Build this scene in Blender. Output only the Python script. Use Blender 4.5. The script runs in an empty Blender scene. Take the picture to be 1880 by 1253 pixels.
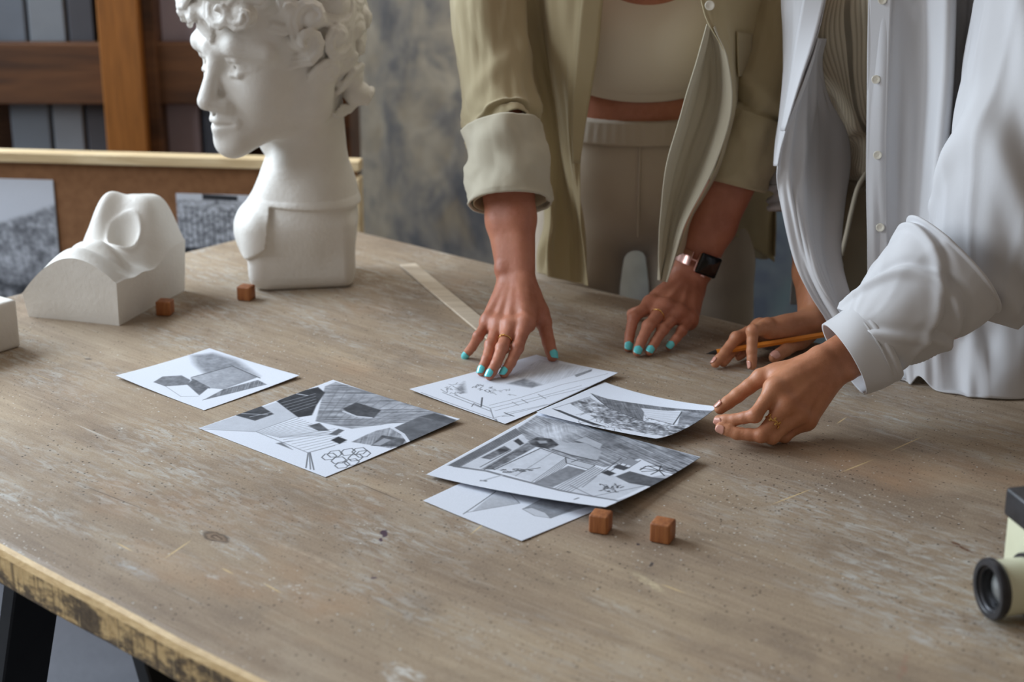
import bpy, math, random
import numpy as np
from mathutils import Vector, Matrix
random.seed(7); rng = np.random.default_rng(7)

# ------------------------------------------------------------------ camera
FPX = 3035.0; PITCH = math.radians(18.5); CAMZ = 1.48; TZ = 0.75   # image 1880 x 1253
scn = bpy.context.scene
cam_d = bpy.data.cameras.new('camera'); cam_o = bpy.data.objects.new('camera', cam_d)
scn.collection.objects.link(cam_o)
cam_o.location = (0, 0, CAMZ); cam_o.rotation_euler = (math.pi/2 - PITCH, 0, 0)
cam_d.sensor_width = 36.0; cam_d.lens = FPX*36.0/1880.0
cam_d.clip_start = 0.05; cam_d.clip_end = 60
cam_d.dof.use_dof = True; cam_d.dof.focus_distance = 1.98; cam_d.dof.aperture_fstop = 4.4
scn.camera = cam_o
# ------------------------------------------------------------------ world, lights, exposure
wd = bpy.data.worlds.new('world'); scn.world = wd; wd.use_nodes = True
wd.node_tree.nodes['Background'].inputs[0].default_value = (1.0, 0.86, 0.73, 1)
wd.node_tree.nodes['Background'].inputs[1].default_value = 0.23
def area(name, loc, target, sx, sy, power, col):
    l = bpy.data.lights.new(name, 'AREA'); l.shape = 'RECTANGLE'; l.size = sx; l.size_y = sy
    l.energy = power; l.color = col
    o = bpy.data.objects.new(name, l); scn.collection.objects.link(o); o.location = loc
    o.rotation_euler = (Vector(target)-Vector(loc)).to_track_quat('-Z', 'Y').to_euler()
    return o
area('window_light', (-2.7, 3.3, 2.5), (0.1, 2.0, 0.8), 2.0, 1.6, 178, (0.76, 0.88, 1.0))
area('front_left_fill_light', (-3.3, 1.2, 2.3), (0.1, 2.4, 0.9), 1.6, 1.4, 54, (0.88, 0.94, 1.0))  # unseen fill from the front left, brightens the camera-facing sides
area('wall_fill_light', (0.5, 3.2, 2.75), (0.2, 4.3, 1.0), 1.8, 0.3, 22, (1.0, 0.93, 0.84))  # added warm wash that lifts the back wall, no known fixture
scn.view_settings.view_transform = 'Standard'; scn.view_settings.look = 'None'
scn.view_settings.gamma = 1.0; scn.view_settings.use_curve_mapping = False
scn.view_settings.exposure = -0.06

# ------------------------------------------------------------------ geometry helpers
FW = np.array([0, math.cos(PITCH), -math.sin(PITCH)]); UPV = np.array([0, math.sin(PITCH), math.cos(PITCH)])
CP = np.array([0, 0, CAMZ])
def ray(x, y): return FW + np.array([1., 0, 0])*(x-940)/FPX - UPV*(y-626.5)/FPX
def onz(x, y, h=0.0):            # point at height h above the table top
    d = ray(x, y); return CP + d*((TZ+h-CAMZ)/d[2])
def ony(x, y, Y):                # point at distance Y from the camera foot
    d = ray(x, y); return CP + d*(Y/d[1])
WT = {}
def link(o, parent=None):
    scn.collection.objects.link(o)
    if parent is not None:
        o.parent = parent
        o.matrix_parent_inverse = Matrix.Translation(-WT.get(parent.name, Vector((0, 0, 0))))
        WT[o.name] = Vector((0, 0, 0))
    return o
def tag(o, label=None, cat=None, group=None, kind=None):
    if label: o['label'] = label
    if cat: o['category'] = cat
    if group: o['group'] = group
    if kind: o['kind'] = kind
    return o
def empty(name, loc, label, cat, group=None):
    o = bpy.data.objects.new(name, None); o.empty_display_size = 0.05
    scn.collection.objects.link(o); o.location = loc; WT[o.name] = Vector(loc)
    return tag(o, label, cat, group)
def mobj(name, V, F, mat, parent=None, smooth=True, uv=None, col=None, mats=None, midx=None, sharp=None):
    """V: (n,3) world coordinates, F: list of faces or (m,4)/(m,3) array; one mesh object"""
    V = np.asarray(V, dtype=np.float64)
    loc = Vector((0, 0, 0))
    if parent is None:
        mn, mx = V.min(0), V.max(0); loc = Vector(((mn[0]+mx[0])/2, (mn[1]+mx[1])/2, mn[2]))
        V = V - np.array(loc)
    me = bpy.data.meshes.new(name)
    if isinstance(F, np.ndarray):
        m, k = F.shape
        me.vertices.add(len(V)); me.vertices.foreach_set('co', V.astype(np.float32).ravel())
        me.loops.add(m*k); me.loops.foreach_set('vertex_index', F.astype(np.int32).ravel())
        me.polygons.add(m); me.polygons.foreach_set('loop_start', np.arange(0, m*k, k, dtype=np.int32))
        me.update(calc_edges=True); me.validate()
    else:
        me.from_pydata([tuple(v) for v in V], [], [tuple(f) for f in F]); me.update()
    if smooth: me.polygons.foreach_set('use_smooth', np.ones(len(me.polygons), dtype=bool))
    li = None
    if uv is not None or col is not None:
        li = np.zeros(len(me.loops), dtype=np.int32); me.loops.foreach_get('vertex_index', li)
    if uv is not None:
        l = me.uv_layers.new(name='UVMap'); l.data.foreach_set('uv', np.asarray(uv, dtype=np.float32)[li].ravel())
    if col is not None:
        a = me.color_attributes.new('ink', 'FLOAT_COLOR', 'POINT'); a.data.foreach_set('color', np.asarray(col, dtype=np.float32).ravel())
    for mm in (mats if mats else [mat]): me.materials.append(mm)
    if midx is not None: me.polygons.foreach_set('material_index', np.asarray(midx, dtype=np.int32))
    if sharp is not None:
        try: me.set_sharp_from_angle(angle=math.radians(sharp))
        except Exception: pass
    o = bpy.data.objects.new(name, me)
    if parent is None:
        scn.collection.objects.link(o); o.location = loc; WT[o.name] = loc
    else: link(o, parent)
    return o
class MB:
    def __init__(s): s.V = []; s.F = []
    def add(s, V, F):
        n = len(s.V); s.V += [tuple(v) for v in V]; s.F += [tuple(i+n for i in f) for f in F]; return s
    def box(s, c, h, R=None, ch=0.0):
        """chamfered box, centre c, half sizes h, 3x3 rotation R"""
        c = np.array(c, float); h = np.array(h, float); R = np.eye(3) if R is None else np.array(R)
        if ch <= 0:
            V = [c+R@(h*np.array(q)) for q in [(-1,-1,-1),(1,-1,-1),(1,1,-1),(-1,1,-1),(-1,-1,1),(1,-1,1),(1,1,1),(-1,1,1)]]
            return s.add(V, [(0,3,2,1),(4,5,6,7),(0,1,5,4),(1,2,6,5),(2,3,7,6),(3,0,4,7)])
        V = []; F = []; key = {}
        for ax in range(3):
            for sg in (-1, 1):
                for a in (-1, 1):
                    for b in (-1, 1):
                        p = np.zeros(3); p[ax] = sg*h[ax]; o1, o2 = (ax+1) % 3, (ax+2) % 3
                        p[o1] = a*(h[o1]-ch); p[o2] = b*(h[o2]-ch)
                        key[(ax, sg, a, b)] = len(V); V.append(c+R@p)
        for ax in range(3):
            for sg in (-1, 1):
                f = [key[(ax, sg, a, b)] for a, b in ((-1,-1),(1,-1),(1,1),(-1,1))]
                F.append(f if sg > 0 else f[::-1])
        def g(ax, sgn):  # vertex of face ax at corner signs sgn
            return key[(ax, sgn[ax], sgn[(ax+1) % 3], sgn[(ax+2) % 3])]
        for ax in range(3):
            o1, o2 = (ax+1) % 3, (ax+2) % 3
            for a in (-1, 1):
                for b in (-1, 1):
                    sg = {}
                    lo = {ax: -1, o1: a, o2: b}; hi = {ax: 1, o1: a, o2: b}
                    f = [g(o1, lo), g(o1, hi), g(o2, hi), g(o2, lo)]
                    F.append(f if a*b > 0 else f[::-1])
        for a in (-1, 1):
            for b in (-1, 1):
                for d in (-1, 1):
                    sg = {0: a, 1: b, 2: d}; f = [g(0, sg), g(1, sg), g(2, sg)]
                    F.append(f if a*b*d > 0 else f[::-1])
        return s.add(V, F)
    def bar(s, a, b, w, t, upv=(0, 0, 1), ch=0.0):
        a = np.array(a, float); b = np.array(b, float); d = b-a; L = np.linalg.norm(d); d /= L
        u = np.cross(upv, d); u /= np.linalg.norm(u); v = np.cross(d, u)
        return s.box((a+b)/2, (L/2, w/2, t/2), np.array([d, u, v]).T, ch)
    def build(s, name, mat, parent=None, smooth=False, sharp=None):
        return mobj(name, np.array(s.V), s.F, mat, parent, smooth, sharp=sharp)
def catmull(P, n):
    P = np.asarray(P, float); m = len(P)
    if m == 1: return np.repeat(P, n, 0)
    Q = np.concatenate([[2*P[0]-P[1]], P, [2*P[-1]-P[-2]]])
    t = np.linspace(0, m-1-1e-9, n); i = t.astype(int); f = (t-i).reshape((-1,)+(1,)*(P.ndim-1))
    a, b, c, d = Q[i], Q[i+1], Q[i+2], Q[i+3]
    return 0.5*(2*b+(c-a)*f+(2*a-5*b+4*c-d)*f*f+(3*b-a-3*c+d)*f**3)
def grid_faces(n, m, wrap=False):
    i = np.arange(n-1)[:, None]; j = np.arange(m if wrap else m-1)[None, :]; j2 = (j+1) % m
    return np.stack([i*m+j, i*m+j2, (i+1)*m+j2, (i+1)*m+j], -1).reshape(-1, 4)
def gnormals(G, wrap=False):
    du = np.gradient(G, axis=0)
    dv = (np.roll(G, -1, 1)-np.roll(G, 1, 1)) if wrap else np.gradient(G, axis=1)
    N = np.cross(du, dv); return N/np.maximum(np.linalg.norm(N, axis=-1, keepdims=True), 1e-9)
def seg_d(U, Vv, u0, v0, u1, v1, asp=1.0):
    du, dv = u1-u0, (v1-v0)*asp; t = np.clip(((U-u0)*du+(Vv-v0)*asp*dv)/(du*du+dv*dv+1e-12), 0, 1)
    return np.hypot(U-u0-t*du, (Vv-v0)*asp-t*dv)
def vnoise(x, y, seed=0):
    """smooth value noise"""
    r = np.random.default_rng(seed).random((64, 64)); xi = np.floor(x).astype(int); yi = np.floor(y).astype(int)
    fx = x-xi; fy = y-yi; fx = fx*fx*(3-2*fx); fy = fy*fy*(3-2*fy)
    a = r[xi % 64, yi % 64]; b = r[(xi+1) % 64, yi % 64]; c = r[xi % 64, (yi+1) % 64]; d = r[(xi+1) % 64, (yi+1) % 64]
    return (a*(1-fx)+b*fx)*(1-fy)+(c*(1-fx)+d*fx)*fy-0.5
def panel(name, rows, mat, parent, n=70, m=60, creases=(), noise=0.0, thick=0.0016, flip=False, nscale=(6, 3), seed=1):
    """cloth sheet through rows of (px, py, Y) control points"""
    P = np.array([[ony(*c) if len(c) == 3 else np.array(c[:3]) for c in r] for r in rows])
    G = catmull(np.swapaxes(catmull(P, n), 0, 1), m); G = np.swapaxes(G, 0, 1)
    U, Vv = np.meshgrid(np.linspace(0, 1, n), np.linspace(0, 1, m), indexing='ij')
    N = gnormals(G)
    if (N*(CP-G)).sum() < 0: N = -N; flip = not flip
    disp = np.zeros_like(U)
    for (u0, v0, u1, v1, w, a) in creases: disp += a*np.exp(-(seg_d(U, Vv, u0, v0, u1, v1)/w)**2)
    if noise: disp += noise*(vnoise(U*nscale[1], Vv*nscale[0], seed)*2+vnoise(U*nscale[1]*2.3, Vv*nscale[0]*2.3, seed+1))
    G = G+N*disp[..., None]
    F = grid_faces(n, m)
    if not flip: F = F[:, ::-1]
    o = mobj(name, G.reshape(-1, 3), F.copy(), mat, parent, True, uv=np.stack([Vv, U], -1).reshape(-1, 2))
    if thick:
        md = o.modifiers.new('thick', 'SOLIDIFY'); md.thickness = thick; md.offset = 0
    return o
def tube(name, pts, radii, mat, parent, n=60, m=48, fold=None, up0=(0, 1, 0), thick=0.0016, cap=False, build=True, turn=0.0):
    """loft along world points; radii (r1, r2) per point; fold(t, theta)->radial offset"""
    C = catmull(np.array(pts, float), n); R = catmull(np.array([r if hasattr(r, '__len__') else (r, r) for r in radii], float), n)
    T = np.gradient(C, axis=0); T /= np.linalg.norm(T, axis=1, keepdims=True)
    u = np.array(up0, float); Us = []
    for k in range(n):
        u = u-T[k]*(u@T[k]); u /= np.linalg.norm(u); Us.append(u.copy())
    Us = np.array(Us); Ws = np.cross(T, Us)
    th = np.linspace(0, 2*math.pi, m, endpoint=False)+turn
    tt = np.linspace(0, 1, n)
    A, B = np.meshgrid(tt, th, indexing='ij')
    dr = fold(A, B) if fold else 0*A
    G = C[:, None]+Us[:, None]*(np.cos(B)*(R[:, :1]+dr))[..., None]+Ws[:, None]*(np.sin(B)*(R[:, 1:]+dr))[..., None]
    F = grid_faces(n, m, True)
    if not build: return G
    V = G.reshape(-1, 3); Fl = F
    o = mobj(name, V, Fl.copy(), mat, parent, True, uv=np.stack([B/(2*math.pi), A], -1).reshape(-1, 2))
    if thick:
        md = o.modifiers.new('thick', 'SOLIDIFY'); md.thickness = thick; md.offset = 0
    return o

# ------------------------------------------------------------------ implicit surfaces
class SDF:
    def __init__(s, k=0.006): s.p = []; s.k = k
    def cone(s, a, b, ra, rb=None, k=None, op='u'):
        s.p.append(('c', np.array(a, float), np.array(b, float), ra, ra if rb is None else rb, s.k if k is None else k, op)); return s
    def chain(s, pts, rad, k=None, kk=None):
        for i in range(len(pts)-1): s.cone(pts[i], pts[i+1], rad[i], rad[i+1], k if i == 0 else (kk if kk is not None else 0.003))
        return s
    def ell(s, c, r, R=None, k=None, op='u'):
        s.p.append(('e', np.array(c, float), np.array(r, float), np.eye(3) if R is None else np.array(R, float), 0, s.k if k is None else k, op)); return s
    def box(s, c, h, rnd, R=None, k=None, op='u'):
        s.p.append(('b', np.array(c, float), np.array(h, float), np.eye(3) if R is None else np.array(R, float), rnd, s.k if k is None else k, op)); return s
    def mesh(s, h, post=None, smooth=0):
        lo, hi = [], []
        for q in s.p:
            if q[0] == 'c': r = max(q[3], q[4]); l = np.minimum(q[1], q[2])-r; u = np.maximum(q[1], q[2])+r
            elif q[0] == 'e': r = q[2].max(); e = np.sqrt(((q[3]*q[2])**2).sum(1)); l = q[1]-e; u = q[1]+e
            else: e = np.abs(q[3])@q[2]+q[4]; l = q[1]-e; u = q[1]+e
            lo.append(l); hi.append(u)
        um = [i for i, q in enumerate(s.p) if q[6] == 'u']
        o = np.min([lo[i] for i in um], 0)-4*h-0.004; e = np.max([hi[i] for i in um], 0)+4*h+0.004
        N = np.ceil((e-o)/h).astype(int)+1
        D = np.full(N, 0.05, dtype=np.float32)
        ax = [(o[i]+h*np.arange(N[i])).astype(np.float32) for i in range(3)]
        for q, l, u in zip(s.p, lo, hi):
            mg = q[5]+3*h+0.003
            i0 = np.maximum(np.floor((l-mg-o)/h).astype(int), 0); i1 = np.minimum(np.ceil((u+mg-o)/h).astype(int)+1, N)
            if (i1 <= i0).any(): continue
            sl = tuple(slice(a, b) for a, b in zip(i0, i1))
            X, Y, Z = np.meshgrid(ax[0][sl[0]], ax[1][sl[1]], ax[2][sl[2]], indexing='ij', sparse=True)
            if q[0] == 'c':
                a, b = q[1], q[2]; d = b-a; L = max(d@d, 1e-12)
                t = np.clip(((X-a[0])*d[0]+(Y-a[1])*d[1]+(Z-a[2])*d[2])/L, 0, 1)
                f = np.sqrt((X-a[0]-t*d[0])**2+(Y-a[1]-t*d[1])**2+(Z-a[2]-t*d[2])**2)-(q[3]+t*(q[4]-q[3]))
            else:
                c, r, R = q[1], q[2], q[3]
                x = (X-c[0])*R[0, 0]+(Y-c[1])*R[1, 0]+(Z-c[2])*R[2, 0]
                y = (X-c[0])*R[0, 1]+(Y-c[1])*R[1, 1]+(Z-c[2])*R[2, 1]
                z = (X-c[0])*R[0, 2]+(Y-c[1])*R[1, 2]+(Z-c[2])*R[2, 2]
                if q[0] == 'e':
                    k0 = np.sqrt((x/r[0])**2+(y/r[1])**2+(z/r[2])**2); k1 = np.sqrt((x/r[0]**2)**2+(y/r[1]**2)**2+(z/r[2]**2)**2)
                    f = k0*(k0-1)/np.maximum(k1, 1e-6)
                else:
                    qx, qy, qz = np.abs(x)-r[0], np.abs(y)-r[1], np.abs(z)-r[2]
                    f = np.sqrt(np.maximum(qx, 0)**2+np.maximum(qy, 0)**2+np.maximum(qz, 0)**2)+np.minimum(np.maximum(qx, np.maximum(qy, qz)), 0)-q[4]
            k = max(q[5], 1e-5); g = D[sl]
            if q[6] == 'u':
                hh = np.maximum(k-np.abs(g-f), 0)/k; D[sl] = np.minimum(g, f)-hh*hh*k*0.25
            else:
                f = -f; hh = np.maximum(k-np.abs(g-f), 0)/k; D[sl] = np.maximum(g, f)+hh*hh*k*0.25
        if post is not None: D = post(D, *np.meshgrid(*ax, indexing='ij', sparse=True))
        return surface_nets(D, o, h, smooth)
def surface_nets(D, o, h, smooth=0):
    s = D < 0; n = np.array(D.shape)
    cnt = np.zeros(n-1, np.uint8)
    cs = [(a, b, c) for a in (0, 1) for b in (0, 1) for c in (0, 1)]
    for a, b, c in cs: cnt += s[a:n[0]-1+a, b:n[1]-1+b, c:n[2]-1+c]
    act = (cnt > 0) & (cnt < 8); idx = np.argwhere(act)
    acc = np.zeros((len(idx), 3)); num = np.zeros(len(idx))
    for a in range(8):
        for b in range(a+1, 8):
            ca, cb = np.array(cs[a]), np.array(cs[b])
            if np.abs(ca-cb).sum() != 1: continue
            v0 = D[tuple((idx+ca).T)]; v1 = D[tuple((idx+cb).T)]; mk = (v0 < 0) != (v1 < 0)
            t = np.where(mk, v0/np.where(mk, v0-v1, 1), 0)
            acc += np.where(mk[:, None], ca+(cb-ca)*t[:, None], 0); num += mk
    V = idx+acc/num[:, None]
    im = np.full(n-1, -1, np.int32); im[tuple(idx.T)] = np.arange(len(idx))
    Fs = []
    for ax in range(3):
        o1, o2 = (ax+1) % 3, (ax+2) % 3
        sa = np.take(s, range(0, n[ax]-1), ax); sb = np.take(s, range(1, n[ax]), ax)
        e = np.argwhere(sa != sb)
        e = e[(e[:, o1] > 0) & (e[:, o2] > 0) & (e[:, o1] < n[o1]-1) & (e[:, o2] < n[o2]-1)]
        d1 = np.zeros(3, int); d1[o1] = 1; d2 = np.zeros(3, int); d2[o2] = 1
        q = np.stack([im[tuple((e-d1-d2).T)], im[tuple((e-d2).T)], im[tuple(e.T)], im[tuple((e-d1).T)]], 1)
        fl = ~sa[tuple(e.T)]; q[fl] = q[fl][:, ::-1]; Fs.append(q)
    F = np.concatenate(Fs); F = F[(F >= 0).all(1)]
    for _ in range(smooth):
        E_ = np.concatenate([F[:, [0, 1]], F[:, [1, 2]], F[:, [2, 3]], F[:, [3, 0]]])
        S = np.zeros_like(V); c = np.zeros(len(V))
        for k in range(3): S[:, k] = np.bincount(E_[:, 0], V[E_[:, 1], k], len(V))+np.bincount(E_[:, 1], V[E_[:, 0], k], len(V))
        c = np.bincount(E_[:, 0], minlength=len(V))+np.bincount(E_[:, 1], minlength=len(V))
        V = 0.5*V+0.5*S/np.maximum(c, 1)[:, None]
    return o+V*h, F
def join_meshes(parts):
    V, F, n = [], [], 0
    for v, f in parts: V.append(v); F.append(f+n); n += len(v)
    return np.concatenate(V), np.concatenate(F)

# ------------------------------------------------------------------ materials
def srgb(r, g, b):
    f = lambda c: (c/255/12.92) if c/255 <= 0.04045 else ((c/255+0.055)/1.055)**2.4
    return (f(r), f(g), f(b), 1)
class NT:
    def __init__(s, name):
        s.m = bpy.data.materials.new(name); s.m.use_nodes = True; s.t = s.m.node_tree; s.n = s.t.nodes; s.l = s.t.links
        s.b = s.n['Principled BSDF']
    def node(s, typ, ins=None, **kw):
        n = s.n.new(typ)
        for k, v in kw.items(): setattr(n, k, v)
        for k, v in (ins or {}).items():
            if hasattr(v, 'is_linked') or isinstance(v, bpy.types.NodeSocket): s.l.new(v, n.inputs[k])
            else: n.inputs[k].default_value = v
        return n
    def coord(s, which='Object'): return s.node('ShaderNodeTexCoord').outputs[which]
    def mapping(s, v, scale=(1, 1, 1), loc=(0, 0, 0), rot=(0, 0, 0)):
        return s.node('ShaderNodeMapping', {'Vector': v, 'Scale': scale, 'Location': loc, 'Rotation': rot}).outputs[0]
    def noise(s, v, scale, detail=4, rough=0.55, dist=0.0):
        return s.node('ShaderNodeTexNoise', {'Vector': v, 'Scale': scale, 'Detail': detail, 'Roughness': rough, 'Distortion': dist}).outputs[0]
    def rng(s, v, a, b, c=0.0, d=1.0):
        return s.node('ShaderNodeMapRange', {'Value': v, 'From Min': a, 'From Max': b, 'To Min': c, 'To Max': d}).outputs[0]
    def ramp(s, v, stops):
        n = s.node('ShaderNodeValToRGB', {'Fac': v}); e = n.color_ramp.elements
        while len(e) < len(stops): e.new(0.5)
        for q, (p, c) in zip(e, stops): q.position = p; q.color = c
        return n.outputs[0]
    def mix(s, f, a, b, mode='MIX'):
        n = s.n.new('ShaderNodeMix'); n.data_type = 'RGBA'; n.blend_type = mode
        for k, v in ((0, f), (6, a), (7, b)):
            if isinstance(v, bpy.types.NodeSocket): s.l.new(v, n.inputs[k])
            else: n.inputs[k].default_value = v
        return n.outputs[2]
    def math(s, op, a, b=0.0):
        n = s.n.new('ShaderNodeMath'); n.operation = op
        for k, v in ((0, a), (1, b)):
            if isinstance(v, bpy.types.NodeSocket): s.l.new(v, n.inputs[k])
            else: n.inputs[k].default_value = v
        return n.outputs[0]
    def bump(s, hgt, dist, strength=1.0, normal=None):
        n = s.node('ShaderNodeBump', {'Height': hgt, 'Distance': dist, 'Strength': strength})
        if normal is not None: s.l.new(normal, n.inputs['Normal'])
        return n.outputs[0]
    def out(s, col=None, rough=None, normal=None, **kw):
        if col is not None: s.l.new(col, s.b.inputs['Base Color']) if isinstance(col, bpy.types.NodeSocket) else setattr(s.b.inputs['Base Color'], 'default_value', col)
        if rough is not None: s.l.new(rough, s.b.inputs['Roughness']) if isinstance(rough, bpy.types.NodeSocket) else setattr(s.b.inputs['Roughness'], 'default_value', rough)
        if normal is not None: s.l.new(normal, s.b.inputs['Normal'])
        for k, v in kw.items(): s.b.inputs[k].default_value = v
        return s.m
def simple(name, c1, c2=None, rough=0.6, nscale=8, bump=0.0, bscale=60, **kw):
    t = NT(name); v = t.coord(); col = c1
    if c2 is not None: col = t.mix(t.rng(t.noise(v, nscale), 0.35, 0.65), c1, c2)
    nr = t.bump(t.noise(v, bscale, 3), bump) if bump else None
    return t.out(col, rough, nr, **kw)
def cloth(name, c1, c2, rough=0.85, weave=1600, wr=0.0012, sheen=0.25, trans=0.0):
    t = NT(name); v = t.coord()
    col = t.mix(t.rng(t.noise(v, 5, 3), 0.3, 0.7), c1, c2)
    nr = t.bump(t.noise(v, 14, 4, 0.5, 0.6), wr*2.0, 0.8)
    nr = t.bump(t.noise(v, weave, 2), 0.0002, 0.5, nr)
    m = t.out(col, rough, nr)
    t.b.inputs['Sheen Weight'].default_value = sheen; t.b.inputs['Sheen Roughness'].default_value = 0.5
    if trans:
        tr = t.node('ShaderNodeBsdfTranslucent'); t.l.new(col, tr.inputs[0])
        mx = t.node('ShaderNodeMixShader', {0: trans}); t.l.new(t.b.outputs[0], mx.inputs[1]); t.l.new(tr.outputs[0], mx.inputs[2])
        t.l.new(mx.outputs[0], t.n['Material Output'].inputs[0])
    return m
def skin(name, c1, c2, c3):
    t = NT(name); v = t.coord()
    col = t.mix(t.rng(t.noise(v, 22, 4), 0.35, 0.68), c1, c2)
    col = t.mix(t.rng(t.noise(v, 90, 3), 0.45, 0.8, 0, 0.5), col, c3)
    w = t.node('ShaderNodeTexVoronoi', {'Vector': v, 'Scale': 900.0}).outputs[0]
    nr = t.bump(w, 0.00025, 0.35); nr = t.bump(t.noise(v, 160, 4, 0.6), 0.0008, 0.5, nr)
    return t.out(col, 0.48, nr, **{'Subsurface Weight': 0.12, 'Subsurface Radius': (0.008, 0.003, 0.0015), 'Subsurface Scale': 0.6, 'Specular IOR Level': 0.4})
def wood(name, c1, c2, c3, scale=1.0, axis=0, rough=0.55, bump=0.0004):
    t = NT(name); v = t.coord(); sc = [22*scale]*3; sc[axis] = 2.0*scale
    g = t.noise(t.mapping(v, sc), 1.6, 5, 0.6, 0.8)
    f = t.noise(t.mapping(v, [x*5 for x in sc]), 2, 3)
    col = t.ramp(g, [(0.3, c1), (0.5, c2), (0.72, c3)])
    col = t.mix(t.rng(f, 0.45, 0.75, 0, 0.45), col, c1)
    return t.out(col, rough, t.bump(f, bump))
M = {}
M['plaster'] = simple('white_plaster', (0.74, 0.72, 0.68, 1), (0.68, 0.655, 0.61, 1), 0.62, 14, 0.0006, 160)
M['paper_back'] = simple('paper', (0.80, 0.81, 0.84, 1), rough=0.8)
M['cube'] = wood('cube_wood', srgb(118, 66, 34), srgb(160, 98, 54), srgb(182, 120, 70), 2.0, 2, 0.55, 0.0005)
M['ruler'] = wood('ruler_wood', srgb(176, 160, 140), srgb(206, 192, 172), srgb(220, 208, 190), 1.0, 0, 0.6, 0.0001)
M['easel'] = wood('rack_wood', srgb(92, 54, 18), srgb(142, 88, 34), srgb(164, 104, 46), 0.6, 2, 0.5)
M['easel_dark'] = wood('rack_dark_wood', srgb(58, 35, 20), srgb(92, 58, 32), srgb(108, 70, 40), 0.6, 0, 0.55)
M['cork'] = simple('brown_board', srgb(132, 92, 60), srgb(146, 104, 70), 0.85, 60, 0.0004, 300)
M['pine'] = wood('pine_frame_wood', srgb(196, 170, 128), srgb(222, 200, 160), srgb(232, 214, 180), 0.7, 0, 0.6)
M['black_metal'] = simple('black_metal', (0.006, 0.006, 0.007, 1), (0.012, 0.012, 0.013, 1), 0.45, 20)
M['skin1'] = skin('tanned_skin', srgb(186, 124, 98), srgb(168, 106, 82), srgb(196, 132, 112))
M['skin2'] = skin('warm_skin', srgb(192, 134, 100), srgb(176, 116, 84), srgb(202, 140, 112))
M['nail_blue'] = simple('turquoise_nail_varnish', srgb(96, 206, 212), rough=0.18, **{'Coat Weight': 0.6})
M['nail'] = simple('natural_nail', srgb(214, 158, 142), rough=0.25, **{'Coat Weight': 0.3})
M['khaki'] = cloth('khaki_cotton', srgb(200, 187, 152), srgb(190, 176, 140), trans=0.18)
M['khaki_in'] = cloth('pale_khaki_cotton', srgb(204, 198, 178), srgb(196, 188, 166), trans=0.12)
M['bra'] = cloth('cream_jersey', srgb(228, 219, 202), srgb(221, 211, 193), wr=0.0002)
M['pants1'] = cloth('beige_trouser_cloth', srgb(192, 180, 164), srgb(182, 169, 152))
M['white'] = cloth('white_viscose', srgb(219, 219, 221), srgb(213, 213, 216), wr=0.0006, trans=0.2)
M['pants2'] = cloth('cream_trouser_cloth', srgb(206, 194, 164), srgb(194, 182, 152))
M['button'] = simple('shell_button', srgb(224, 220, 206), rough=0.3)
M['gold'] = simple('gold_metal', srgb(222, 178, 110), rough=0.25, Metallic=1.0)
M['rosegold'] = simple('pink_gold_metal', srgb(228, 186, 178), rough=0.3, Metallic=1.0)
M['glass_black'] = simple('black_watch_glass', (0.004, 0.004, 0.006, 1), rough=0.08)
M['hair1'] = simple('dark_hair', srgb(48, 32, 24), srgb(66, 44, 30), 0.5, 90, 0.002, 120)
M['shoe'] = simple('white_shoe_leather', srgb(206, 202, 196), srgb(196, 190, 182), 0.5)
M['cream_plastic'] = simple('cream_enamel', srgb(214, 214, 186), srgb(206, 206, 178), 0.38, 20, **{'Coat Weight': 0.2})
M['black_plastic'] = simple('black_plastic', (0.010, 0.010, 0.013, 1), (0.02, 0.02, 0.025, 1), 0.38, 60, 0.0002, 400)
M['grey_plastic'] = simple('dark_grey_metal', (0.05, 0.05, 0.055, 1), rough=0.35, Metallic=0.6)
M['lens'] = simple('lens_glass', (0.16, 0.17, 0.17, 1), rough=0.06, **{'Coat Weight': 1.0})
M['pen_orange'] = simple('orange_pen_barrel', srgb(226, 138, 44), srgb(216, 128, 38), 0.35)
M['pen_black'] = simple('black_pen_tip', (0.012, 0.012, 0.012, 1), rough=0.4)
M['cord'] = cloth('cream_cord', srgb(210, 204, 186), srgb(200, 194, 176))

# ribbed jersey
def ribbed():
    t = NT('ribbed_beige_jersey'); v = t.coord('UV')
    w = t.node('ShaderNodeTexWave', {'Vector': v, 'Scale': 44.0, 'Distortion': 0.0, 'Detail': 0.0}, wave_type='BANDS', bands_direction='X').outputs['Fac']
    col = t.mix(t.rng(w, 0.0, 0.5), srgb(176, 166, 144), srgb(210, 201, 180))
    return t.out(col, 0.85, t.bump(w, 0.0009, 0.8))
M['rib'] = ribbed()

# mottled painted wall
def wall_mat():
    t = NT('mottled_plaster_wall'); v = t.coord()
    a = t.noise(t.mapping(v, (1.0, 1.0, 0.6)), 4.2, 6, 0.62, 0.8)
    b = t.noise(t.mapping(v, (1.0, 1.0, 0.6), (3.1, 0, 1.7)), 10.0, 5, 0.6, 0.5)
    c = t.noise(t.mapping(v, (1, 1, 0.5), (9, 2, 4)), 1.1, 3)
    col = t.ramp(a, [(0.36, srgb(108, 112, 120)), (0.45, srgb(158, 157, 154)), (0.54, srgb(190, 184, 170)), (0.66, srgb(212, 206, 190))])
    col = t.mix(t.rng(b, 0.50, 0.62, 0, 0.7), col, srgb(112, 118, 128))
    col = t.mix(t.rng(b, 0.30, 0.44, 0.5, 0), col, srgb(172, 158, 132))
    sx = t.node('ShaderNodeSeparateXYZ', {0: v}).outputs
    blue = t.math('MULTIPLY', t.rng(t.math('ADD', sx[0], t.math('MULTIPLY', c, 1.2)), 0.50, 0.85), 0.88)
    col = t.mix(blue, col, t.ramp(b, [(0.35, srgb(84, 112, 126)), (0.6, srgb(74, 90, 112))]))
    return t.out(col, 0.85, t.bump(b, 0.004))
M['wall'] = wall_mat()
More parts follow.
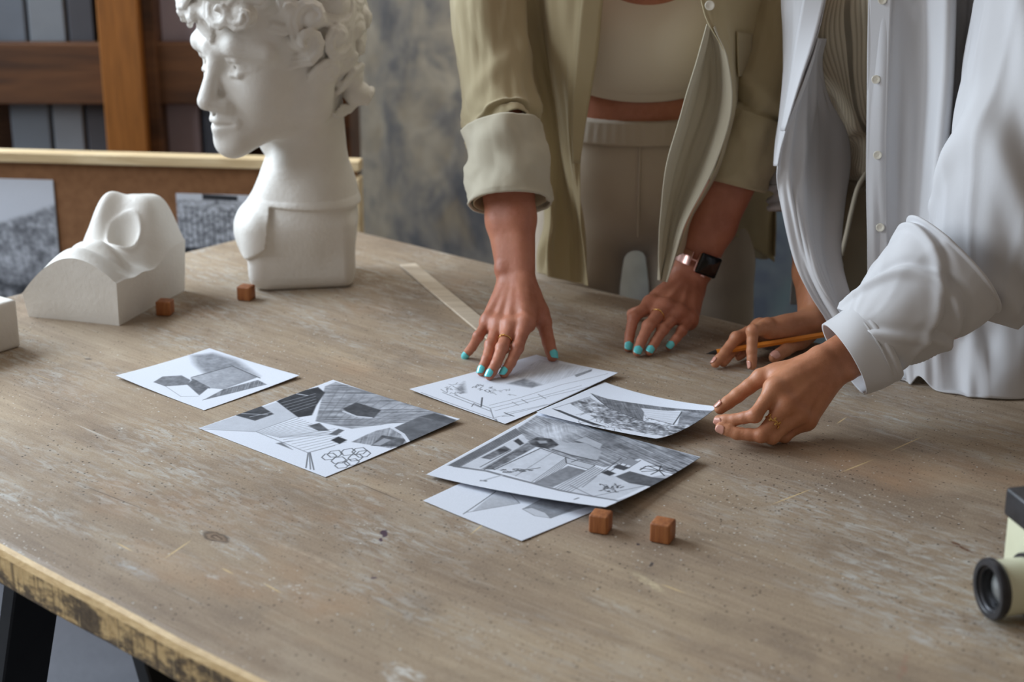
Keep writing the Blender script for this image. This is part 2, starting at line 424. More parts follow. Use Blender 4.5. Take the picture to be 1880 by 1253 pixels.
def floor_mat():
    t = NT('grey_concrete_floor'); v = t.coord()
    col = t.ramp(t.noise(v, 3.0, 6, 0.6), [(0.3, srgb(72, 75, 82)), (0.7, srgb(90, 92, 99))])
    return t.out(col, 0.6, t.bump(t.noise(v, 60, 4), 0.001))
M['floor'] = floor_mat()

# ------------------------------------------------------------------ setting
def quadbox(name, lo, hi, mat):
    c = (np.array(lo)+np.array(hi))/2; h = (np.array(hi)-np.array(lo))/2
    return tag(MB().box(c, h).build(name, mat), kind='structure')
quadbox('floor', (-5, -2.5, -0.1), (5, 5.0, 0), M['floor'])
quadbox('wall_back', (-5, 4.3, 0), (5, 4.5, 3.2), M['wall'])

# ------------------------------------------------------------------ work table
E1 = np.array([0.751, -0.660, 0]); E2 = np.array([-0.660, -0.751, 0]); CO = np.array([-0.355, 2.869, 0])
TL, TW, TT = 2.35, 1.122, 0.046
def TP(s, t, z): return CO+E1*s+E2*t+np.array([0, 0, z])
def table_mat(edge=False):
    t = NT('worn_table_edge' if edge else 'worn_table_wood'); v = t.coord('UV')   # UV in metres along the table
    st = lambda sx, sy, o=0.0: t.mapping(v, (sx, sy, 1), (o, o*0.7, 0))
    if edge:
        p = t.noise(st(16, 34), 1.0, 5, 0.6, 0.6); q = t.noise(st(60, 90, 3), 1.2, 4, 0.65)
        col = t.mix(t.rng(q, 0.3, 0.7), srgb(214, 186, 136), srgb(188, 156, 106))
        dk = t.mix(t.rng(q, 0.35, 0.65), srgb(72, 60, 48), srgb(112, 96, 74))
        side = t.rng(t.node('ShaderNodeSeparateXYZ', {0: t.coord('Normal')}).outputs[2], 0.25, 0.05)
        col = t.mix(t.math('MULTIPLY', t.rng(t.math('ADD', p, t.math('MULTIPLY', q, 0.45)), 0.66, 0.78), side), col, dk)
        sc_ = t.noise(st(190, 9, 5), 1.0, 3, 0.6, 0.6)
        col = t.mix(t.math('MULTIPLY', t.rng(sc_, 0.56, 0.64, 0, 0.7), side), col, srgb(82, 66, 48)); col = t.mix(t.math('MULTIPLY', t.rng(sc_, 0.40, 0.33, 0, 0.6), side), col, srgb(216, 190, 140))
        r = t.noise(st(14, 30, 8), 1.0, 4, 0.6)
        col = t.mix(t.rng(r, 0.70, 0.74), col, srgb(74, 30, 24))
        return t.out(col, 0.6, t.bump(p, 0.002))
    a = t.noise(st(1.6, 9), 1.0, 6, 0.62, 0.5); b = t.noise(st(3.5, 55, 2), 1.0, 6, 0.68, 0.4); c = t.noise(st(6, 11, 5), 1.0, 7, 0.7, 0.8)
    big = t.noise(st(1.4, 1.9, 11), 1.0, 3, 0.5)
    col = t.ramp(a, [(0.28, srgb(136, 118, 99)), (0.45, srgb(162, 143, 121)), (0.58, srgb(176, 157, 132)), (0.75, srgb(190, 171, 145))])
    col = t.mix(t.rng(b, 0.5, 0.72, 0, 0.5), col, srgb(124, 105, 87))
    col = t.mix(t.rng(b, 0.28, 0.44, 0.45, 0), col, srgb(184, 166, 142))
    col = t.mix(t.rng(big, 0.38, 0.62, 0.50, 0), col, srgb(126, 110, 95))
    gr = t.noise(st(9, 190, 6), 1.0, 4, 0.6, 0.2)
    col = t.mix(t.rng(gr, 0.48, 0.72, 0, 0.26), col, srgb(104, 88, 74)); col = t.mix(t.rng(gr, 0.28, 0.44, 0.22, 0), col, srgb(202, 188, 168))
    mo = t.noise(st(7, 10, 17), 1.0, 6, 0.65, 0.4)
    col = t.mix(t.rng(mo, 0.52, 0.70, 0, 0.5), col, srgb(110, 96, 84)); col = t.mix(t.rng(mo, 0.30, 0.46, 0.35, 0), col, srgb(186, 172, 152))
    fs = t.noise(st(420, 520, 2), 1.0, 3, 0.7)
    col = t.mix(t.rng(fs, 0.52, 0.72, 0, 0.38), col, srgb(84, 70, 58)); col = t.mix(t.rng(fs, 0.28, 0.46, 0.30, 0), col, srgb(206, 196, 180))
    # chalky grey worn smears
    w = t.math('MULTIPLY', t.rng(t.noise(st(2.2, 7, 21), 1.0, 5, 0.6, 1.0), 0.45, 0.64), t.rng(t.noise(st(34, 120, 4), 1.0, 5, 0.75, 0.6), 0.46, 0.64))
    col = t.mix(t.math('MULTIPLY', w, 0.8), col, srgb(186, 186, 182))
    orange = t.rng(t.noise(st(2.5, 5, 31), 1.0, 4, 0.6), 0.56, 0.72, 0, 0.35)
    col = t.mix(orange, col, srgb(176, 132, 92))
    # fine scratches
    for k, (rot, sc, of) in enumerate([(0.5, 5.0, 0.3), (-0.7, 4.0, 2.2), (1.3, 3.2, 5.1), (0.05, 7.0, 7.7)]):
        m_ = t.mapping(v, (sc, sc*34, 1), (of, of*2, 0), (0, 0, rot))
        sc_ = t.math('MULTIPLY', t.rng(t.noise(m_, 1.0, 2, 0.4), 0.735, 0.775), t.rng(t.noise(st(4, 4, of), 1.0, 2), 0.5, 0.62))
        col = t.mix(t.math('MULTIPLY', sc_, 0.75), col, srgb(206, 184, 146) if k % 2 else srgb(200, 196, 188))
    # worm holes and paint flecks
    vor = t.node('ShaderNodeTexVoronoi', {'Vector': st(125, 125), 'Scale': 1.0}); vd = vor.outputs['Distance']
    rnd = t.node('ShaderNodeSeparateColor', {0: vor.outputs['Color']}).outputs
    hole = t.math('MULTIPLY', t.math('LESS_THAN', vd, 0.17), t.math('GREATER_THAN', rnd[0], 0.60))
    hole = t.math('MULTIPLY', hole, t.rng(t.noise(st(3, 4, 14), 1.0, 3), 0.40, 0.54))
    fleck = t.math('MULTIPLY', t.math('LESS_THAN', vd, 0.15), t.math('LESS_THAN', rnd[1], 0.06))
    vo2 = t.node('ShaderNodeTexVoronoi', {'Vector': st(250, 230, 3), 'Scale': 1.0}); r2 = t.node('ShaderNodeSeparateColor', {0: vo2.outputs['Color']}).outputs
    pit = t.math('MULTIPLY', t.math('LESS_THAN', vo2.outputs['Distance'], 0.24), t.math('GREATER_THAN', r2[0], 0.80))
    pit = t.math('MULTIPLY', pit, t.rng(t.noise(st(4, 6, 27), 1.0, 3), 0.42, 0.56))
    whs = t.math('MULTIPLY', t.math('LESS_THAN', vo2.outputs['Distance'], 0.26), t.math('LESS_THAN', r2[1], 0.16))
    whs = t.math('MULTIPLY', whs, t.rng(t.noise(st(5, 9, 41), 1.0, 3), 0.52, 0.64))
    col = t.mix(t.math('MULTIPLY', pit, 0.8), col, srgb(58, 46, 36)); col = t.mix(t.math('MULTIPLY', whs, 0.8), col, srgb(210, 206, 198))
    col = t.mix(t.math('MULTIPLY', hole, 0.85), col, srgb(52, 40, 30))
    col = t.mix(t.math('MULTIPLY', fleck, 0.8), col, srgb(214, 212, 206))
    wob = t.node('ShaderNodeTexNoise', {'Vector': v, 'Scale': 90.0, 'Detail': 3.0}).outputs['Color']
    vw = t.node('ShaderNodeVectorMath', {0: v, 1: t.node('ShaderNodeVectorMath', {0: wob, 1: (0.5, 0.5, 0.5)}, operation='SUBTRACT').outputs[0]}, operation='MULTIPLY_ADD')
    vw.operation = 'ADD'
    sc2 = t.node('ShaderNodeVectorMath', {0: t.node('ShaderNodeVectorMath', {0: wob, 1: (0.5, 0.5, 0.5)}, operation='SUBTRACT').outputs[0]}, operation='SCALE'); sc2.inputs['Scale'].default_value = 0.010
    t.l.new(sc2.outputs[0], vw.inputs[1]); vwo = vw.outputs[0]
    brk = t.rng(t.noise(st(70, 170, 9), 1.0, 5, 0.75, 0.5), 0.42, 0.62)
    def mark(px, py, rx, ry, ang, c, amt, soft=0.35, src=None):
        nonlocal col
        P = onz(px, py)-CO; s_, t_ = P@E1, P@E2
        mm = t.node('ShaderNodeMapping', {'Vector': src or vwo, 'Location': (s_, t_, 0), 'Rotation': (0, 0, ang), 'Scale': (rx, ry, 1)}, vector_type='TEXTURE').outputs[0]
        ln = t.node('ShaderNodeVectorMath', {0: mm}, operation='LENGTH').outputs['Value']
        f = t.rng(ln, 1.0, 1.0-soft, 0, amt)
        if soft >= 0.6 and src is None: f = t.math('MULTIPLY', t.math('MULTIPLY', f, brk), 1.5)
        col = t.mix(f, col, c); return ln
    def scratch(p0, p1, w, c, amt=0.8):
        P0 = onz(*p0)-CO; P1 = onz(*p1)-CO; a0 = np.array([P0@E1, P0@E2]); a1 = np.array([P1@E1, P1@E2]); d = a1-a0
        mid = (p0[0]+p1[0])/2, (p0[1]+p1[1])/2
        mark(mid[0], mid[1], np.linalg.norm(d)/2, w, math.atan2(d[1], d[0]), c, amt, 0.6, v)
    ln = mark(397, 987, 0.021, 0.0105, 0, srgb(60, 44, 34), 0.85, 0.3)
    mark(397, 987, 0.016, 0.0072, 0, srgb(138, 118, 98), 0.85, 0.3); mark(399, 987, 0.010, 0.0042, 0, srgb(74, 56, 44), 0.8, 0.3); mark(400, 988, 0.006, 0.0024, 0, srgb(150, 130, 110), 0.8, 0.4)
    mark(420, 1012, 0.034, 0.012, 0.1, srgb(186, 188, 186), 0.55, 0.9); mark(245, 1045, 0.05, 0.012, 0.0, srgb(182, 186, 188), 0.45, 0.9)
    mark(455, 1010, 0.05, 0.006, 0.15, srgb(186, 190, 192), 0.5, 0.9); mark(390, 1060, 0.012, 0.006, 0, srgb(196, 194, 190), 0.6, 0.8)
    mark(706, 981, 0.009, 0.004, 0.9, srgb(52, 26, 56), 0.9, 0.3); mark(700, 992, 0.006, 0.002, 0.9, srgb(56, 30, 60), 0.9, 0.3)
    mark(684, 1062, 0.003, 0.003, 0, srgb(60, 36, 64), 0.8); mark(697, 1030, 0.006, 0.006, 0, srgb(112, 84, 92), 0.45, 0.9)
    mark(1197, 1037, 0.006, 0.0025, 0.7, srgb(54, 50, 54), 0.85); mark(1171, 1001, 0.003, 0.002, 0.7, srgb(44, 40, 52), 0.9)
    mark(1765, 1005, 0.024, 0.003, 0.35, srgb(92, 54, 32), 0.85, 0.7); mark(1465, 910, 0.010, 0.006, 0.3, srgb(98, 76, 58), 0.6, 0.8)
    mark(745, 1235, 0.028, 0.010, 0, srgb(206, 204, 198), 0.8, 0.6); mark(720, 1246, 0.02, 0.006, 0.2, srgb(210, 208, 202), 0.7, 0.6)
    mark(1190, 1070, 0.035, 0.006, 0.3, srgb(214, 200, 166), 0.7, 0.7); mark(1130, 1115, 0.05, 0.015, 0, srgb(188, 180, 166), 0.5, 0.9)
    mark(860, 640, 0.10, 0.02, 0.1, srgb(176, 172, 164), 0.30, 0.95); mark(1085, 640, 0.07, 0.02, 0.1, srgb(188, 186, 184), 0.45, 0.95)
    mark(560, 1020, 0.09, 0.008, 0.0, srgb(190, 172, 150), 0.5, 0.95); mark(1690, 1170, 0.03, 0.01, 0.5, srgb(196, 196, 194), 0.5, 0.9)
    mark(1660, 1225, 0.03, 0.004, 1.2, srgb(160, 92, 78), 0.4, 0.9); mark(160, 660, 0.008, 0.004, 0, srgb(70, 60, 52), 0.7, 0.5)
    mark(1555, 752, 0.05, 0.008, 0.3, srgb(190, 176, 152), 0.4, 0.9); mark(620, 560, 0.09, 0.012, 0.4, srgb(182, 176, 166), 0.45, 0.95)
    for a_, b_ in [((211, 996), (246, 1015)), ((297, 1030), (355, 990)), ((1540, 870), (1610, 842)), ((1628, 832), (1700, 800)), ((405, 1043), (430, 1056)), ((480, 1070), (520, 1092)), ((1535, 780), (1557, 765)), ((1410, 930), (1500, 895)), ((1210, 1072), (1262, 1092)), ((860, 985), (905, 950))]:
        scratch(a_, b_, 0.0013, srgb(216, 190, 140))
    for a_, b_ in [((1541, 995), (1577, 1019)), ((1717, 942), (1772, 961)), ((1790, 962), (1832, 983)), ((640, 880), (760, 930)), ((120, 880), (300, 950)), ((770, 1115), (800, 1130))]:
        scratch(a_, b_, 0.0010, srgb(72, 58, 48), 0.7)
    hgt = t.math('ADD', t.math('MULTIPLY', b, 0.7), t.math('MULTIPLY', hole, -1.0))
    return t.out(col, t.rng(b, 0.2, 0.8, 0.46, 0.62), t.bump(hgt, 0.0012, 0.7), **{'Specular IOR Level': 0.35})
M['table'] = table_mat(); M['table_edge'] = table_mat(True)
table = empty('work_table', tuple(TP(TL/2, TW/2, 0)), 'long weathered wooden work table with worn paint-stained top on black trestles', 'table')
def build_top():
    # rounded-edge slab: nested loops; slightly uneven outline
    def loop(inset, z, n=40):
        pts = []
        cs = [(inset, inset), (TL-inset, inset), (TL-inset, TW-inset), (inset, TW-inset)]
        for k in range(4):
            a, b = np.array(cs[k]), np.array(cs[(k+1) % 4])
            for i in range(n):
                p = a+(b-a)*i/n; L = p.sum()*0+np.linalg.norm(p)
                w = 0.0012*math.sin(9*p[0]+4*p[1])+0.0009*math.sin(31*p[0]+17*p[1])
                c = np.array([TL/2, TW/2]); d = (p-c)/np.linalg.norm(p-c); p = p+d*w
                pts.append(p)
        return pts, z
    loops = [loop(0.004, TZ-TT), loop(0.0, TZ-TT+0.005), loop(0.0, TZ-0.010), loop(0.0025, TZ-0.004), loop(0.007, TZ-0.001), loop(0.013, TZ)]
    V = []; UV = []; n = len(loops[0][0])
    for pts, z in loops:
        for p in pts: V.append(TP(p[0], p[1], z)); UV.append((p[0], p[1]+(TZ-z)))
    F = []; mi = []
    for k in range(len(loops)-1):
        for i in range(n):
            j = (i+1) % n; F.append((k*n+i, (k+1)*n+i, (k+1)*n+j, k*n+j)); mi.append(1 if k < 4 else 0)
    F.append(tuple((len(loops)-1)*n+i for i in range(n))[::-1]); mi.append(0)
    F.append(tuple(range(n))); mi.append(1)
    return mobj('tabletop', V, F, None, table, False, uv=UV, mats=[M['table'], M['table_edge']], midx=mi)
build_top()
def trestle(s0, ww=0.20, spread=0.25):
    b = MB().bar(TP(s0, 0.06, TZ-TT-0.03), TP(s0, TW-0.17, TZ-TT-0.03), 0.24, 0.058, ch=0.003).build('trestle', M['black_metal'], table)
    for t0 in (0.12, TW-0.075):
        for sg in (-1, 1):
            m = MB().bar(TP(s0+sg*ww/2, t0, TZ-TT-0.002), TP(s0+sg*(ww/2+spread), t0, 0.0), 0.022, 0.062, upv=E2, ch=0.002)
            m.build('leg', M['black_metal'], b)
        MB().bar(TP(s0-ww/2-spread*0.55, t0, 0.32), TP(s0+ww/2+spread*0.55, t0, 0.32), 0.05, 0.02, ch=0.002).build('crossbar', M['black_metal'], b)
trestle(0.815); trestle(1.95)
# ------------------------------------------------------------------ drawings on paper
def ink_mat():
    t = NT('pencil_on_paper'); a = t.node('ShaderNodeAttribute', attribute_name='ink').outputs['Color']; v = t.coord()
    g = t.rng(t.noise(v, 900, 2, 0.6), 0.3, 0.7, 0.93, 1.04)
    col = t.mix(1.0, a, t.node('ShaderNodeCombineColor', {0: g, 1: g, 2: g}).outputs[0], 'MULTIPLY')
    return t.out(col, 0.7, t.bump(t.noise(v, 500, 3), 0.0002, 0.4), **{'Specular IOR Level': 0.3})
M['ink'] = ink_mat()
def homog(src, dst):
    A = []; b = []
    for (x, y), (u, v) in zip(src, dst):
        A += [[x, y, 1, 0, 0, 0, -u*x, -u*y], [0, 0, 0, x, y, 1, -v*x, -v*y]]; b += [u, v]
    h = np.linalg.solve(np.array(A), np.array(b)); return np.append(h, 1).reshape(3, 3)
class Sketch:
    """grey drawing rasterised onto the vertices of a sheet, u x v in 0..1"""
    def __init__(s, n, m, quad, ox=0., oy=0., sc=1.):
        s.n, s.m = n, m; s.U, s.V = np.meshgrid(np.linspace(0, 1, n), np.linspace(0, 1, m), indexing='ij')
        s.g = np.full((n, m), 0.97); s.o = (ox, oy, sc); s.H = homog(quad, [(0, 0), (1, 0), (1, 1), (0, 1)])
        s.px = 1.2/230
    def uv(s, pts):
        r = []
        for x, y in pts:
            q = s.H@np.array([s.o[0]+x/s.o[2], s.o[1]+y/s.o[2], 1]); r.append(q[:2]/q[2])
        return np.array(r)
    def poly(s, pts, val, tex=0.0, dirn=None, hatch=0.0, val2=None, soft=1.0, amt=1.0):
        P = s.uv(pts); ins = np.zeros(s.U.shape, bool); d = np.full(s.U.shape, 9.)
        for i in range(len(P)):
            a, b = P[i], P[(i+1) % len(P)]
            c = (a[1] > s.V) != (b[1] > s.V)
            ins ^= c & (s.U < (b[0]-a[0])*(s.V-a[1])/(b[1]-a[1]+1e-12)+a[0])
            d = np.minimum(d, seg_d(s.U, s.V, a[0], a[1], b[0], b[1]))
        w = np.clip(0.5+np.where(ins, d, -d)/(2*s.px*soft), 0, 1)*amt
        v = np.full(s.U.shape, float(val))
        if val2 is not None:      # gradient from first to third corner
            e = P[2 % len(P)]-P[0]; v = val+(val2-val)*np.clip(((s.U-P[0][0])*e[0]+(s.V-P[0][1])*e[1])/(e@e), 0, 1)
        if tex: v = v+tex*(vnoise(s.U*22, s.V*22, 3)*1.3+vnoise(s.U*60, s.V*60, 4))
        if hatch:
            an = 0.9 if dirn is None else dirn; q = s.U*math.cos(an)+s.V*math.sin(an); r = -s.U*math.sin(an)+s.V*math.cos(an)
            v = v+hatch*vnoise(q*130, r*7, 6)*1.6
        s.g = s.g*(1-w)+np.clip(v, 0.05, 0.97)*w; return s
    def line(s, pts, val=0.25, w=1.0, amt=0.9):
        P = s.uv(pts); d = np.full(s.U.shape, 9.)
        for i in range(len(P)-1): d = np.minimum(d, seg_d(s.U, s.V, *P[i], *P[i+1]))
        k = np.clip(1.0-(d-s.px*0.3*w)/(s.px*0.8), 0, 1)*amt
        s.g = s.g*(1-k)+val*k; return s
    def fan(s, a0, a1, b0, b1, n, val=0.4, w=0.6, amt=0.7):
        for i in range(n):
            f = i/(n-1) if n > 1 else 0
            s.line([(a0[0]+(a1[0]-a0[0])*f, a0[1]+(a1[1]-a0[1])*f), (b0[0]+(b1[0]-b0[0])*f, b0[1]+(b1[1]-b0[1])*f)], val, w, amt)
        return s
    def scrib(s, cx, cy, rx, ry, n, val=0.25, seed=1, w=0.7, amt=0.8, seg=3):
        r = random.Random(seed)
        for _ in range(n):
            x, y = cx+r.uniform(-rx, rx), cy+r.uniform(-ry, ry); p = [(x, y)]
            for _ in range(seg): x += r.uniform(-rx, rx)*0.35; y += r.uniform(-ry, ry)*0.35; p.append((x, y))
            s.line(p, val, w, amt)
        return s
    def colors(s):
        g = s.g[..., None]**1.7; c = g*np.array([0.70, 0.745, 0.84])+(1-g)*np.array([0.012, 0.014, 0.020])
        return np.concatenate([c, np.ones(c.shape[:2]+(1,))], -1).reshape(-1, 4)
def sheet(name, quad, lifts, base, sk, label, group='drawings spread over the table', bulge=0.0, pw=2.0, edge=None):
    C = [onz(x, y, l+base) for (x, y), l in zip(quad, lifts)]
    U, V = sk.U[..., None], sk.V[..., None]
    G = C[0]*(1-U)*(1-V)+C[1]*U*(1-V)+C[2]*U*V+C[3]*(1-U)*V
    u, v = sk.U, sk.V
    wts = [((1-u)*(1-v)), u*(1-v), u*v, (1-u)*v]
    z = base+sum(l*w**pw for l, w in zip(lifts, wts))
    z = z+bulge*np.sin(np.pi*u)*np.sin(np.pi*v)
    if edge: z = z+edge(u, v)
    G[..., 2] = TZ+z
    n, m = sk.n, sk.m
    F = grid_faces(n, m)
    if gnormals(G)[n//2, m//2, 2] > 0: F = F[:, ::-1]
    # thin real thickness: the underside is the same grid, coarser
    o = mobj(name, G.reshape(-1, 3), F[:, ::-1].copy(), M['ink'], None, True, col=sk.colors())
    md = o.modifiers.new('thick', 'SOLIDIFY'); md.thickness = 0.0003; md.offset = -1
    return tag(o, label, 'drawing', group)
NA = 250
q1 = [(213, 690), (385, 640), (550, 690), (375, 754)]
A_ = (200., 620., 2.848); B_ = (740., 640., 3.133)
k = Sketch(NA, NA, q1, *A_)
k.poly([(440, 90), (540, 78), (660, 110), (780, 195), (640, 145), (510, 185), (450, 130)], 0.52, 0.10, soft=7)
k.poly([(430, 200), (640, 140), (780, 200), (600, 262), (520, 255)], 0.70, 0.08, val2=0.5).line([(430, 198), (640, 140), (790, 205)], 0.25, 3).line([(430, 205), (525, 255)], 0.2, 4)
k.poly([(230, 225), (280, 195), (380, 188), (425, 212), (410, 236), (290, 246)], 0.42, 0.10).poly([(405, 235), (440, 205), (525, 250), (470, 295)], 0.36, 0.12)
k.poly([(490, 322), (600, 262), (780, 215), (830, 240), (700, 272)], 0.45, 0.10, hatch=0.15).line([(290, 246), (370, 302), (465, 300)], 0.6).line([(230, 225), (290, 246), (410, 236)], 0.3).line([(490, 322), (640, 280), (830, 240)], 0.35)
sheet('drawing', q1, (0.004, 0.002, 0.003, 0.0), 0.0006, k, 'pencil study of simple geometric solids on the leftmost sheet')
q2 = [(365, 787), (612, 698), (845, 770), (598, 877)]
k = Sketch(330, 330, q2, *A_)
k.poly([(470, 475), (880, 335), (985, 410), (760, 492)], 0.80, 0.03)
k.poly([(1130, 255), (1185, 232), (1400, 290), (1720, 385), (1800, 432), (1480, 442), (1270, 470), (1080, 432)], 0.56, 0.10, hatch=0.22, dirn=2.45)
k.fan((1200, 260), (1640, 380), (1100, 420), (1420, 450), 11, 0.36, 2.0, 0.35)
k.poly([(1480, 470), (1620, 410), (1812, 452), (1585, 552)], 0.32, 0.06).poly([(1700, 392), (1820, 432), (1790, 452), (1620, 408)], 0.24, 0.05)
k.poly([(1222, 365), (1290, 332), (1420, 372), (1385, 412), (1280, 405)], 0.20, 0.08).line([(1225, 378), (1290, 404), (1370, 412)], 0.85, 4)
k.poly([(880, 330), (1000, 280), (1095, 258), (1130, 285), (1085, 350), (1062, 400), (990, 412), (935, 372)], 0.10, 0.08)
k.fan((900, 340), (960, 385), (1080, 290), (1085, 345), 5, 0.55, 1.5, 0.6).line([(985, 292), (1040, 300)], 0.8, 2)
k.poly([(655, 402), (800, 355), (865, 396), (765, 432)], 0.18, 0.08).line([(700, 395), (830, 400)], 0.6, 2).line([(740, 412), (850, 388)], 0.6, 1.5)
k.fan((765, 490), (890, 520), (980, 410), (1190, 500), 14, 0.45, 0.8, 0.7).fan((890, 520), (1040, 598), (1180, 470), (1240, 540), 8, 0.45, 0.8, 0.6)
k.poly([(1160, 531), (1200, 512), (1246, 530), (1206, 551)], 0.03).poly([(1040, 455), (1100, 440), (1152, 480), (1095, 482)], 0.28, 0.1).poly([(1150, 500), (1200, 470), (1230, 478), (1190, 505)], 0.3)
k.poly([(1270, 540), (1350, 500), (1400, 480), (1470, 465), (1560, 520), (1580, 550), (1480, 575), (1390, 560)], 0.58, 0.12, hatch=0.15)
k.poly([(1372, 560), (1430, 505), (1560, 525), (1530, 568)], 0.28, 0.15).poly([(1380, 555), (1440, 520), (1480, 530), (1420, 560)], 0.6).line([(1465, 455), (1540, 500), (1575, 548)], 0.95, 5)
k.line([(1040, 600), (1028, 682)], 0.3, 1).line([(1050, 598), (1070, 692)], 0.3, 1).line([(1046, 600), (1052, 690)], 0.4, 1).line([(470, 480), (770, 490), (1040, 600), (1180, 560)], 0.55, 1).poly([(870, 550), (960, 535), (905, 548), (960, 585)], 0.4)
for cx, cy in [(1150, 620), (1200, 640), (1250, 595), (1290, 625), (1330, 605), (1220, 665), (1180, 605), (1270, 650), (1310, 590)]:
    k.line([(cx-38, cy+4), (cx-20, cy-14), (cx+22, cy-20), (cx+42, cy-4), (cx+22, cy+14), (cx-20, cy+18), (cx-38, cy+4)], 0.22, 1, 0.8)
sheet('drawing', q2, (0.0, 0.003, 0.004, 0.0), 0.0006, k, 'shaded pencil kitchen interior with black hanging shape, left of the near cubes')
q3 = [(752, 715), (985, 652), (1135, 685), (928, 779)]
k = Sketch(NA, NA, q3, *B_)
k.poly([(660, 130), (790, 60), (1090, 110), (830, 185)], 0.86, 0.04, hatch=0.08).poly([(640, 175), (730, 148), (835, 180), (780, 196)], 0.52, 0.12, soft=3)
k.poly([(1000, 135), (1080, 112), (1085, 122), (1015, 146)], 0.5, 0.1).poly([(330, 215), (395, 170), (385, 235), (355, 240)], 0.6, 0.2, soft=3)
k.scrib(280, 215, 80, 30, 12, 0.45, 2).scrib(490, 200, 60, 18, 14, 0.3, 3).scrib(600, 225, 60, 18, 10, 0.5, 4)
for p in [[(310, 250), (512, 325), (515, 392)], [(512, 305), (700, 255), (950, 180), (1180, 140)], [(520, 322), (760, 262), (1060, 190)], [(540, 340), (900, 240), (1100, 200)], [(620, 352), (880, 292)], [(515, 392), (900, 290), (1150, 180)], [(240, 240), (420, 310), (510, 345)], [(100, 250), (300, 320), (520, 400), (540, 430)], [(720, 262), (760, 285)], [(820, 232), (870, 258)], [(660, 280), (700, 300)]]: k.line(p, 0.42, 1, 0.75)
k.line([(478, 258), (455, 315)], 0.2, 2).line([(392, 318), (412, 298), (452, 318)], 0.3, 1).line([(600, 352), (660, 375)], 0.25, 2).line([(580, 380), (640, 372)], 0.4, 1).line([(530, 400), (535, 425)], 0.4, 1)
sheet('drawing', q3, (0.003, 0.0, 0.006, 0.001), 0.0006, k, 'pale line sketch of a room pressed by the fingers with turquoise nails')
q5 = [(783, 872), (990, 757), (1287, 840), (1112, 932)]
k = Sketch(340, 340, q5, *B_)
k.poly([(650, 470), (770, 390), (1200, 480), (1710, 628), (1560, 722), (1400, 640), (1200, 690), (1000, 640), (740, 550)], 0.60, 0.14, hatch=0.24, dirn=0.3, val2=0.5)
k.poly([(760, 480), (900, 440), (1080, 480), (960, 560), (820, 520)], 0.8, 0.1, soft=9, hatch=0.15).poly([(1150, 490), (1260, 500), (1320, 560), (1220, 590)], 0.38, 0.1, soft=9)
k.poly([(250, 680), (640, 470), (692, 500), (330, 690)], 0.46, 0.1).fan((265, 680), (335, 690), (640, 472), (690, 500), 6, 0.25, 1, 0.7)
k.poly([(340, 690), (692, 508), (765, 560), (480, 700)], 0.85, 0.04).poly([(458, 640), (590, 573), (642, 595), (520, 650)], 0.34, 0.25).poly([(645, 545), (672, 530), (718, 560), (695, 572)], 0.14, 0.1)
k.poly([(480, 702), (740, 555), (800, 580), (565, 705)], 0.38, 0.25).fan((470, 690), (500, 705), (640, 600), (660, 612), 2, 0.2, 1).poly([(560, 700), (830, 585), (1000, 640), (800, 772)], 0.86, 0.05)
k.fan((800, 772), (880, 760), (990, 640), (1010, 660), 5, 0.4, 0.8).line([(565, 705), (830, 588), (1000, 642)], 0.3, 1.5).line([(700, 740), (900, 615)], 0.6, 0.8)
k.poly([(740, 550), (800, 522), (890, 535), (945, 570), (880, 592), (780, 578)], 0.24, 0.2).poly([(800, 545), (860, 545), (870, 560), (820, 562)], 0.6, 0.1)
k.poly([(910, 592), (960, 555), (1105, 560), (1197, 605), (1165, 655), (1010, 622)], 0.80, 0.05, val2=0.66).poly([(1040, 545), (1108, 525), (1205, 565), (1185, 592), (1110, 560)], 0.72, 0.05).line([(905, 595), (1010, 625), (1165, 657)], 0.25, 2)
k.poly([(985, 640), (1040, 650), (1150, 680), (1120, 705), (990, 670)], 0.78).line([(985, 640), (990, 670), (1120, 705), (1150, 680), (985, 640)], 0.25, 1).line([(1020, 665), (1060, 650)], 0.25, 1)
k.poly([(805, 778), (1000, 685), (1105, 710), (915, 802)], 0.48, 0.08).poly([(920, 808), (1140, 690), (1200, 708), (1260, 745), (1300, 772), (1390, 782), (1210, 872)], 0.84, 0.04)
k.fan((925, 808), (1000, 830), (1145, 685), (1200, 705), 6, 0.4, 0.8).line([(1010, 790), (1120, 850), (1380, 785)], 0.45, 1).line([(1150, 740), (1070, 800)], 0.5, 1)
k.poly([(1250, 738), (1330, 708), (1430, 735), (1545, 742), (1450, 792), (1310, 772)], 0.30, 0.08).poly([(1430, 735), (1500, 720), (1575, 725), (1540, 742)], 0.75)
for i in range(9): k.line([(1480, 700), (1480+95*math.cos(i*0.7), 700+26*math.sin(i*0.7))], 0.15, 1)
k.line([(1385, 700), (1420, 680), (1490, 676), (1560, 692), (1575, 712)], 0.15, 1.5).poly([(1180, 720), (1215, 705), (1255, 722), (1220, 736)], 0.14).poly([(1245, 690), (1275, 672), (1335, 690), (1300, 705)], 0.2).fan((1180, 720), (1330, 690), (1300, 640), (1400, 650), 4, 0.2, 1)
k.poly([(1290, 665), (1340, 640), (1390, 655), (1345, 680)], 0.55).line([(300, 685), (520, 712), (800, 778), (960, 820), (1225, 872)], 0.34, 5, 0.8).scrib(720, 710, 90, 12, 14, 0.2, 8, 1).scrib(1225, 805, 50, 20, 18, 0.15, 9, 1)
k.line([(500, 762), (530, 765)], 0.15, 3).line([(500, 765), (620, 735)], 0.7, 3).line([(1025, 868), (1045, 860)], 0.3, 2).poly([(1225, 873), (1440, 792), (1450, 800), (1220, 890)], 0.6, 0.05)
sheet('drawing', q5, (0.003, 0.0, 0.006, 0.016), 0.0014, k, 'largest shaded pencil interior sketch, overlapping two sheets beside the near cubes', pw=1.6)
